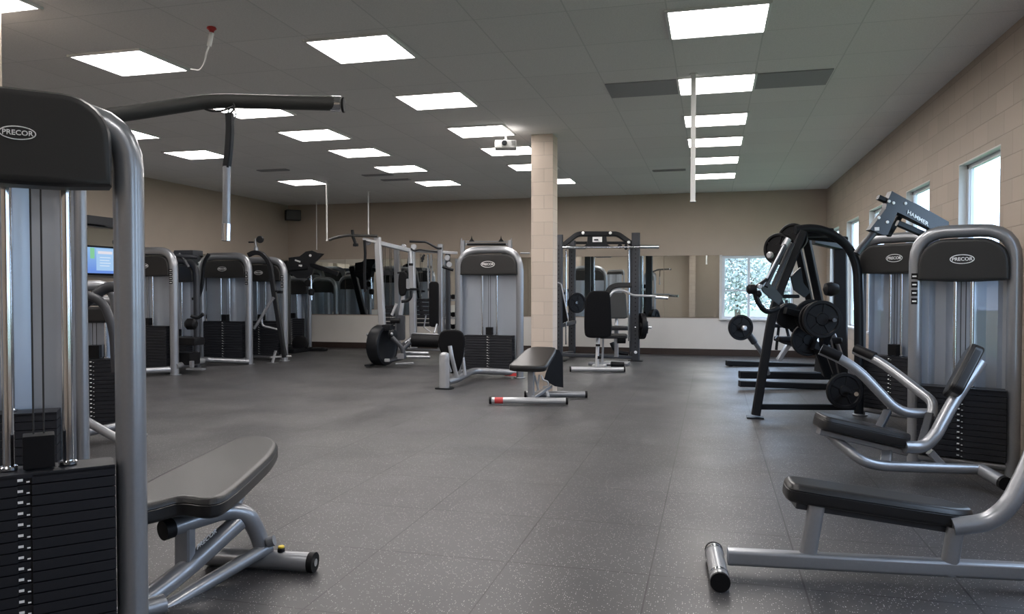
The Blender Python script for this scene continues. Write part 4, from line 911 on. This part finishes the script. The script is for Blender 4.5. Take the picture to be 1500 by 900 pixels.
b = new(); tube(b, [Pc(600, 354, D + .8), Pc(624, 354.5, D + .8), Pc(641, 364, D + .8), Pc(647, 364, D + .8)], .024, .05); tube(b, [Pc(602, 364, D + .8), Pc(606, 368, D + .8), Pc(614, 366, D + .8), Pc(641, 369, D + .8)], .018, .05); emit('pull_bar', b, black, CM, True)
b = new(); tube(b, [Pc(601, 368, D + .6), Pc(602, 387, D + .6)], .035); emit('hanging_sleeve', b, brightsilver, CM, True)
b = new(); tube(b, [Pc(602, 386, D + .6), Pc(602, 389.5, D + .6)], .045); emit('sleeve_end', b, rubber, CM, True)
b = new()
for x in (561, 564, 571, 573): tube(b, [Pc(x, 362, D + 1), Pc(x, 470, D + 1)], .008, seg=6)
for x in (615.5, 618): tube(b, [Pc(x, 372, D + 1), Pc(x, 430, D + 1)], .006, seg=6)
emit('cable', b, cable, CM, True)
b = new(); bar(b, [Pc(632, 373, D + 1.1), Pc(632, 436, D + 1.1)], .045, .04); bar(b, [Pc(627, 373, D + 1.1), Pc(628, 436, D + 1.1)], .035, .04); bar(b, [Pc(585, 372, D + 1.1), Pc(587, 410, D + 1.1)], .03, .03); emit('guide_rod', b, chrome, CM, True)
b = new()
for k in range(9): box(b, Pc(567, 450 + k * 6, D + 1.05), (.30, .16, .07), bev=.004)
emit('weight_stack', b, stackm, CM, True); b = new()
for k in range(7): box(b, Pc(621, 440 + k * 6, D + 1.2), (.26, .16, .07), bev=.004)
emit('weight_stack', b, stackm, CM, True); b = new()
box(b, Pc(567, 400, D + 1.05), (.22, .14, .1), bev=.01)
emit('selector_head', b, stackm, CM, True)
b = new(); slab(b, rrect(.95, .2, .07), Pc(636, 446, D + .5), up, RGT, -FWD, PADL(.1)); emit('back_pad', b, vinylb, CM, True)
b = new(); tube(b, [Pc(603, 499, D + .2), Pc(643, 500, D + .2)], .135, seg=24); emit('thigh_roller', b, rubber, CM, True)
b = new(); box(b, Pc(623, 499, D + .05), (.16, .01, .11)); emit('roller_label', b, whitep, CM, True) if False else b.free()
b = new(); bar(b, [Pc(604, 489, D + .3), Pc(642, 491, D + .3)], .06, .04); bar(b, [Pc(595, 511, D + .3), Pc(645, 513, D + .3)], .05, .04); tube(b, [Pc(592, 505, D), Pc(603, 497, D + .2)], .05); tube(b, [Pc(640, 475, D + .4), Pc(636, 488, D + .3)], .02); tube(b, [Pc(624, 462, D + .3), Pc(621, 480, D + .3), Pc(630, 486, D + .3)], .015); emit('seat_frame', b, silver, CM, True)
b = new(); tube(b, [Pc(592, 517, D - .3), Pc(628, 518, D - .3)], .035); tube(b, [Pc(596, 523, D - .5), Pc(630, 523.5, D - .5)], .03); bar(b, [Pc(560, 530, D - .1), Pc(606, 517, D + .8)], .08, .06); emit('floor_rail', b, silver, CM, True)
b = new(); tube(b, [Pc(583, 400, D + .9), Pc(590, 399, D + .7), Pc(596, 396, D + .7)], .02); tube(b, [Pc(618, 384, D + .7), Pc(620, 376, D + .7), Pc(622, 373, D + .7)], .025); box(b, Pc(619, 379, D + .7), (.07, .04, .06), bev=.01); emit('cable_handle', b, black, CM, True)
b = new(); tube(b, [Pc(648, 391, D + .6), Pc(664, 396, D + .6)], .03); box(b, Pc(604, 424, D + .8), (.3, .1, .05), bev=.01); emit('pull_down_bar', b, black, CM, True)

# exercise bike with a big wheel
q = Pc(565, 535, 15.0)
EB = thing('exercise_bike', (q.x, q.y, 0), 0, 'exercise bike with a big black wheel below the silver cable frame', 'exercise bike')
D = 15.05; ax = RGT + FWD * .42 * -1
b = new(); C0 = Pc(560, 506, D); lathe(b, [(.05, -.1), (.30, -.1), (.34, -.13), (.385, -.12), (.40, -.08), (.40, .08), (.385, .12), (.34, .13), (.30, .1), (.05, .1)], C0, ax, 40); emit('flywheel', b, black, EB, True)
b = new(); box(b, Pc(568, 480, D - .1), (.18, .18, .12), bev=.03); disc(b, Pc(575, 490, D - .15), ax, .11, .1); emit('wheel_housing', b, black, EB, True)
b = new(); tube(b, [Pc(568, 530, D), Pc(590, 524, D + .2)], .04); tube(b, [Pc(574, 494, D - .2), Pc(590, 510, D - .2), Pc(592, 526, D - .2)], .045, .1); tube(b, [Pc(590, 512, D), Pc(600, 502, D + .1)], .05); emit('frame', b, grey, EB, True)
b = new(); slab(b, rrect(.16, .5, .04), Pc(588, 480, D + .2), RGT, up, -FWD, [(0, .01), (.02, 0), (.12, 0), (.14, .01)]); emit('column', b, grey, EB, True)
b = new(); bar(b, [Pc(587, 462, D + .2), Pc(591, 432, D + .2)], .07, .06); bar(b, [Pc(574, 462, D + .1), Pc(581, 445, D + .1)], .05, .04); emit('upright', b, brightsilver, EB, True)
b = new(); ol = smoothpoly([(-.08, .22), (.02, .26), (.10, .16), (.08, -.1), (.04, -.24), (-.08, -.24), (-.1, 0)], 2); slab(b, ol, Pc(591, 416, D + .2), RGT, up, -FWD, PADL(.08)); emit('seat', b, vinylb, EB, True)
b = new(); slab(b, rrect(.07, .2, .02), Pc(598, 416, D + .15), RGT, up, -FWD, [(0, 0), (.03, 0)]); emit('console', b, screenm if False else silver, EB, True)
b = new(); tube(b, [Pc(588, 442, D), Pc(597, 441, D), Pc(602, 436, D), Pc(602, 426, D)], .032, .06); emit('handlebar', b, black, EB, True); b = new(); tube(b, [Pc(572, 470, D - .1), Pc(586, 470, D - .1)], .05); emit('roller', b, rubber, EB, True)
b = new(); bar(b, [Pc(580, 533, D - .3), Pc(606, 532, D - .3)], .12, .03); box(b, Pc(588, 522, D - .2), (.13, .12, .11), bev=.02); emit('pedal', b, silver, EB, True)
b = new(); box(b, Pc(567, 528, D - .4), (.10, .05, .06), bev=.015); disc(b, Pc(538, 490, D - .1), ax, .022, .04); disc(b, Pc(574, 489.5, D - .3), ax, .028, .04); emit('bolt', b, brightsilver, EB, True)
b = new(); tube(b, [Pc(538, 491, D - .1), Pc(543, 497, D - .05)], .016); box(b, Pc(546, 534, D), (.12, .5, .035), bev=.01); emit('wheel_stand', b, black, EB, True)

# rack behind the middle tower
q = Pc(711, 520, 16.8)
PR = thing('pull_up_rack', (q.x, q.y, 0), 0, 'open rack whose top bar shows above the middle tower', 'rack')
D = 16.8
for px in (678, 747):
    post('post', px, D, 2.58, .09, .09, silver, PR)
b = new(); bar(b, [Pc(676, 358, D), Pc(750, 358, D)], .05, .06); tube(b, [Pc(683, 354, D - .1), Pc(742, 354, D - .1)], .012); emit('top_bar', b, silver, PR, True)
b = new(); tube(b, [Pc(684, 358, D - .15), Pc(741, 358, D - .15)], .022); emit('pull_up_bar', b, rubber, PR, True)
for px in (691, 734):
    b = new(); hexplate(b, [Pc(px - 4, 354, D - .1), Pc(px + 4, 354, D - .1), Pc(px + 1, 350, D - .1), Pc(px, 345, D - .1), Pc(px - 1, 350, D - .1)], .05, FWD); emit('hook', b, rubber, PR, True)
b = new(); [bar(b, [Pc(x, 349, D), Pc(x, 361, D)], .02, .02) for x in (676, 749)]; tube(b, [Pc(762, 371, D), Pc(776, 371, D)], .02); emit('bracket', b, silver, PR, True)

# dumbbell rack between cable frame and middle tower, with its dumbbells
q = Pc(661, 515, 17.2)
DR = thing('dumbbell_rack', (q.x, q.y, 0), 0, 'silver three-shelf rack left of the middle tower', 'rack')
D = 17.2
for px in (652, 670): cpost('rack_post', px, 380, px, 523, D, .05, .2, silver, DR)
for y in (440, 466, 484):
    b = new(); bar(b, [Pc(650, y, D), Pc(672, y, D)], .3, .035); emit('shelf', b, silver, DR, True)
for k, (x, y) in enumerate(((656, 434), (665, 434), (656, 460), (665, 460), (657, 478), (665, 478))):
    p = Pc(x, 0, D); p.z = Pc(0, (440, 466, 484)[k // 2], D).z + .0175 + .057; rt = thing('dumbbell', p, 0, 'small black dumbbell on the %s shelf, %s side' % (('top', 'middle', 'bottom')[k // 2], ('left', 'right')[k % 2]), 'dumbbell', 'dumbbells on the rack')
    b = new(); disc(b, (0, -.09, 0), (0, 1, 0), .055, .06, seg=16); emit('head', b, rubber, rt); b = new(); disc(b, (0, .09, 0), (0, 1, 0), .055, .06, seg=16); emit('head', b, rubber, rt)
    b = new(); tube(b, [(0, -.08, 0), (0, .08, 0)], .016, seg=10); emit('handle', b, chrome, rt)

# ------------------------------------------------------------------ machines in the far left corner
LP = thing('lever_press_machine', (-9.5, 16.4, 0), 0, 'dark lever machine with swept arms in the far left corner', 'exercise machine')
b = new(); D = 18.2
hexplate(b, [Pc(424, 378, D), Pc(440, 376, D), Pc(449, 369, D), Pc(458, 367.5, D), Pc(466, 371, D), Pc(474, 372, D), Pc(468, 378, D), Pc(462, 384, D), Pc(458, 402, D), Pc(450, 408, D), Pc(436, 408, D), Pc(424, 400, D)], .14, FWD); emit('cam_plate', b, black, LP, True)
b = new(); bar(b, [Pc(420, 384, D + .1), Pc(420, 505, D - .4)], .16, .14); bar(b, [Pc(420, 395, D), Pc(452, 392, D)], .2, .1); emit('upright', b, black, LP, True)
b = new(); bar(b, [Pc(455, 388, D), Pc(480, 396, D - .1), Pc(495, 402, D - .1)], .14, .1, .1); emit('lever_arm', b, black, LP, True)
b = new(); tube(b, [Pc(455, 403, D), Pc(456, 440, D)], .03); emit('hanging_rod', b, chrome, LP, True)
b = new(); disc(b, Pc(456, 428, D), (0, 0, 1), .07, .16, .03); disc(b, Pc(451, 415, D), TOWARD, .08, .1); emit('counterweight', b, rubber, LP, True)
b = new(); box(b, Pc(436, 382.5, D - .09), (.14, .02, .035), Matrix.Rotation(.3, 3, 'Y')); box(b, Pc(440, 389.5, D - .09), (.08, .02, .05)); emit('label', b, whitep, LP, True)
b = new(); disc(b, Pc(454.5, 374.5, D - .08), TOWARD, .03, .03, seg=14); emit('pivot_bolt', b, whitep, LP, True)
b = new(); box(b, (-9.75, 16.6, .05), (.5, .9, .1), bev=.02); emit('base', b, black, LP, True)
tower((-10.05, 15.7, 0), 0, 1.05, 1.95, 'tower in the far left corner, seen mainly in the mirrors', r=.06, logo_s=0, plates=False)
tower((-10.2, 17.3, 0), math.radians(12), .95, 1.85, 'tower against the back wall corner, mostly hidden by the left row', r=.055, logo_s=0, plates=False)
b = new(); p = Pc(440, 507, 18.6); lathe(b, [(.01, -.04), (.16, -.04), (.2, -.02), (.2, .02), (.16, .04), (.01, .04)], (p.x, p.y, .2), TOWARD, 32); o = centred(emit('weight_plate', b, rubber)); tag(o, 'black round plate standing on the floor by the back wall, left', 'weight plate', 'weight plates')
b = new(); slab(b, rrect(.9, .35, .1), Pz(452, 514, .0), RGT, FWD, up, [(0, 0), (.05, 0), (.08, .06)]); tag(centred(emit('floor_mat', b, rubber)), 'flat dark mat on the floor below the corner mirror', 'mat')

# ------------------------------------------------------------------ outside
b = new(); box(b, (20, 15, -.35), (120, 120, .1)); struct('ground', b, fence)
def tree(x, y, h, w, label):
    rt = thing('tree', (x, y, -.3), 0, label, 'tree', 'trees outside the windows')
    b = new(); tube(b, [(0, 0, 0), (.05, 0, h * .4), (0, .1, h * .8)], .12, .3, 10)
    for k in range(5):
        a = 2.4 * k; tube(b, [(0, 0, h * (.35 + .08 * k)), (math.cos(a) * w * .5, math.sin(a) * w * .5, h * (.6 + .07 * k))], .04, seg=6)
    emit('trunk', b, bark, rt)
    b = new()
    for k in range(3600):
        u = random.gauss(0, 1), random.gauss(0, 1), random.gauss(0, 1); l_ = math.sqrt(sum(c * c for c in u)); rr = random.random() ** .4
        c = V(u[0] / l_ * w * rr, u[1] / l_ * w * rr, h * .62 + u[2] / l_ * h * .42 * rr)
        s_ = .05 + random.random() * .07; d1 = V(random.uniform(-1, 1), random.uniform(-1, 1), random.uniform(-1, 1)).normalized(); d2 = d1.orthogonal().normalized()
        vs = [b.verts.new(c + d1 * s_), b.verts.new(c + d2 * s_ * .6), b.verts.new(c - d1 * s_), b.verts.new(c - d2 * s_ * .6)]; b.faces.new(vs)
    emit('crown', b, leafm, rt)
tree(1.0, 33, 4.0, 1.6, 'leafy tree seen through the left half of the back window')
tree(3.4, 40, 3.2, 1.5, 'low bush-like tree seen through the right half of the back window')
tree(14.5, 34, 4.2, 2.2, 'distant tree seen through the nearest visible side window')
tree(9, 40, 3.8, 2.0, 'distant tree seen low through the side windows')
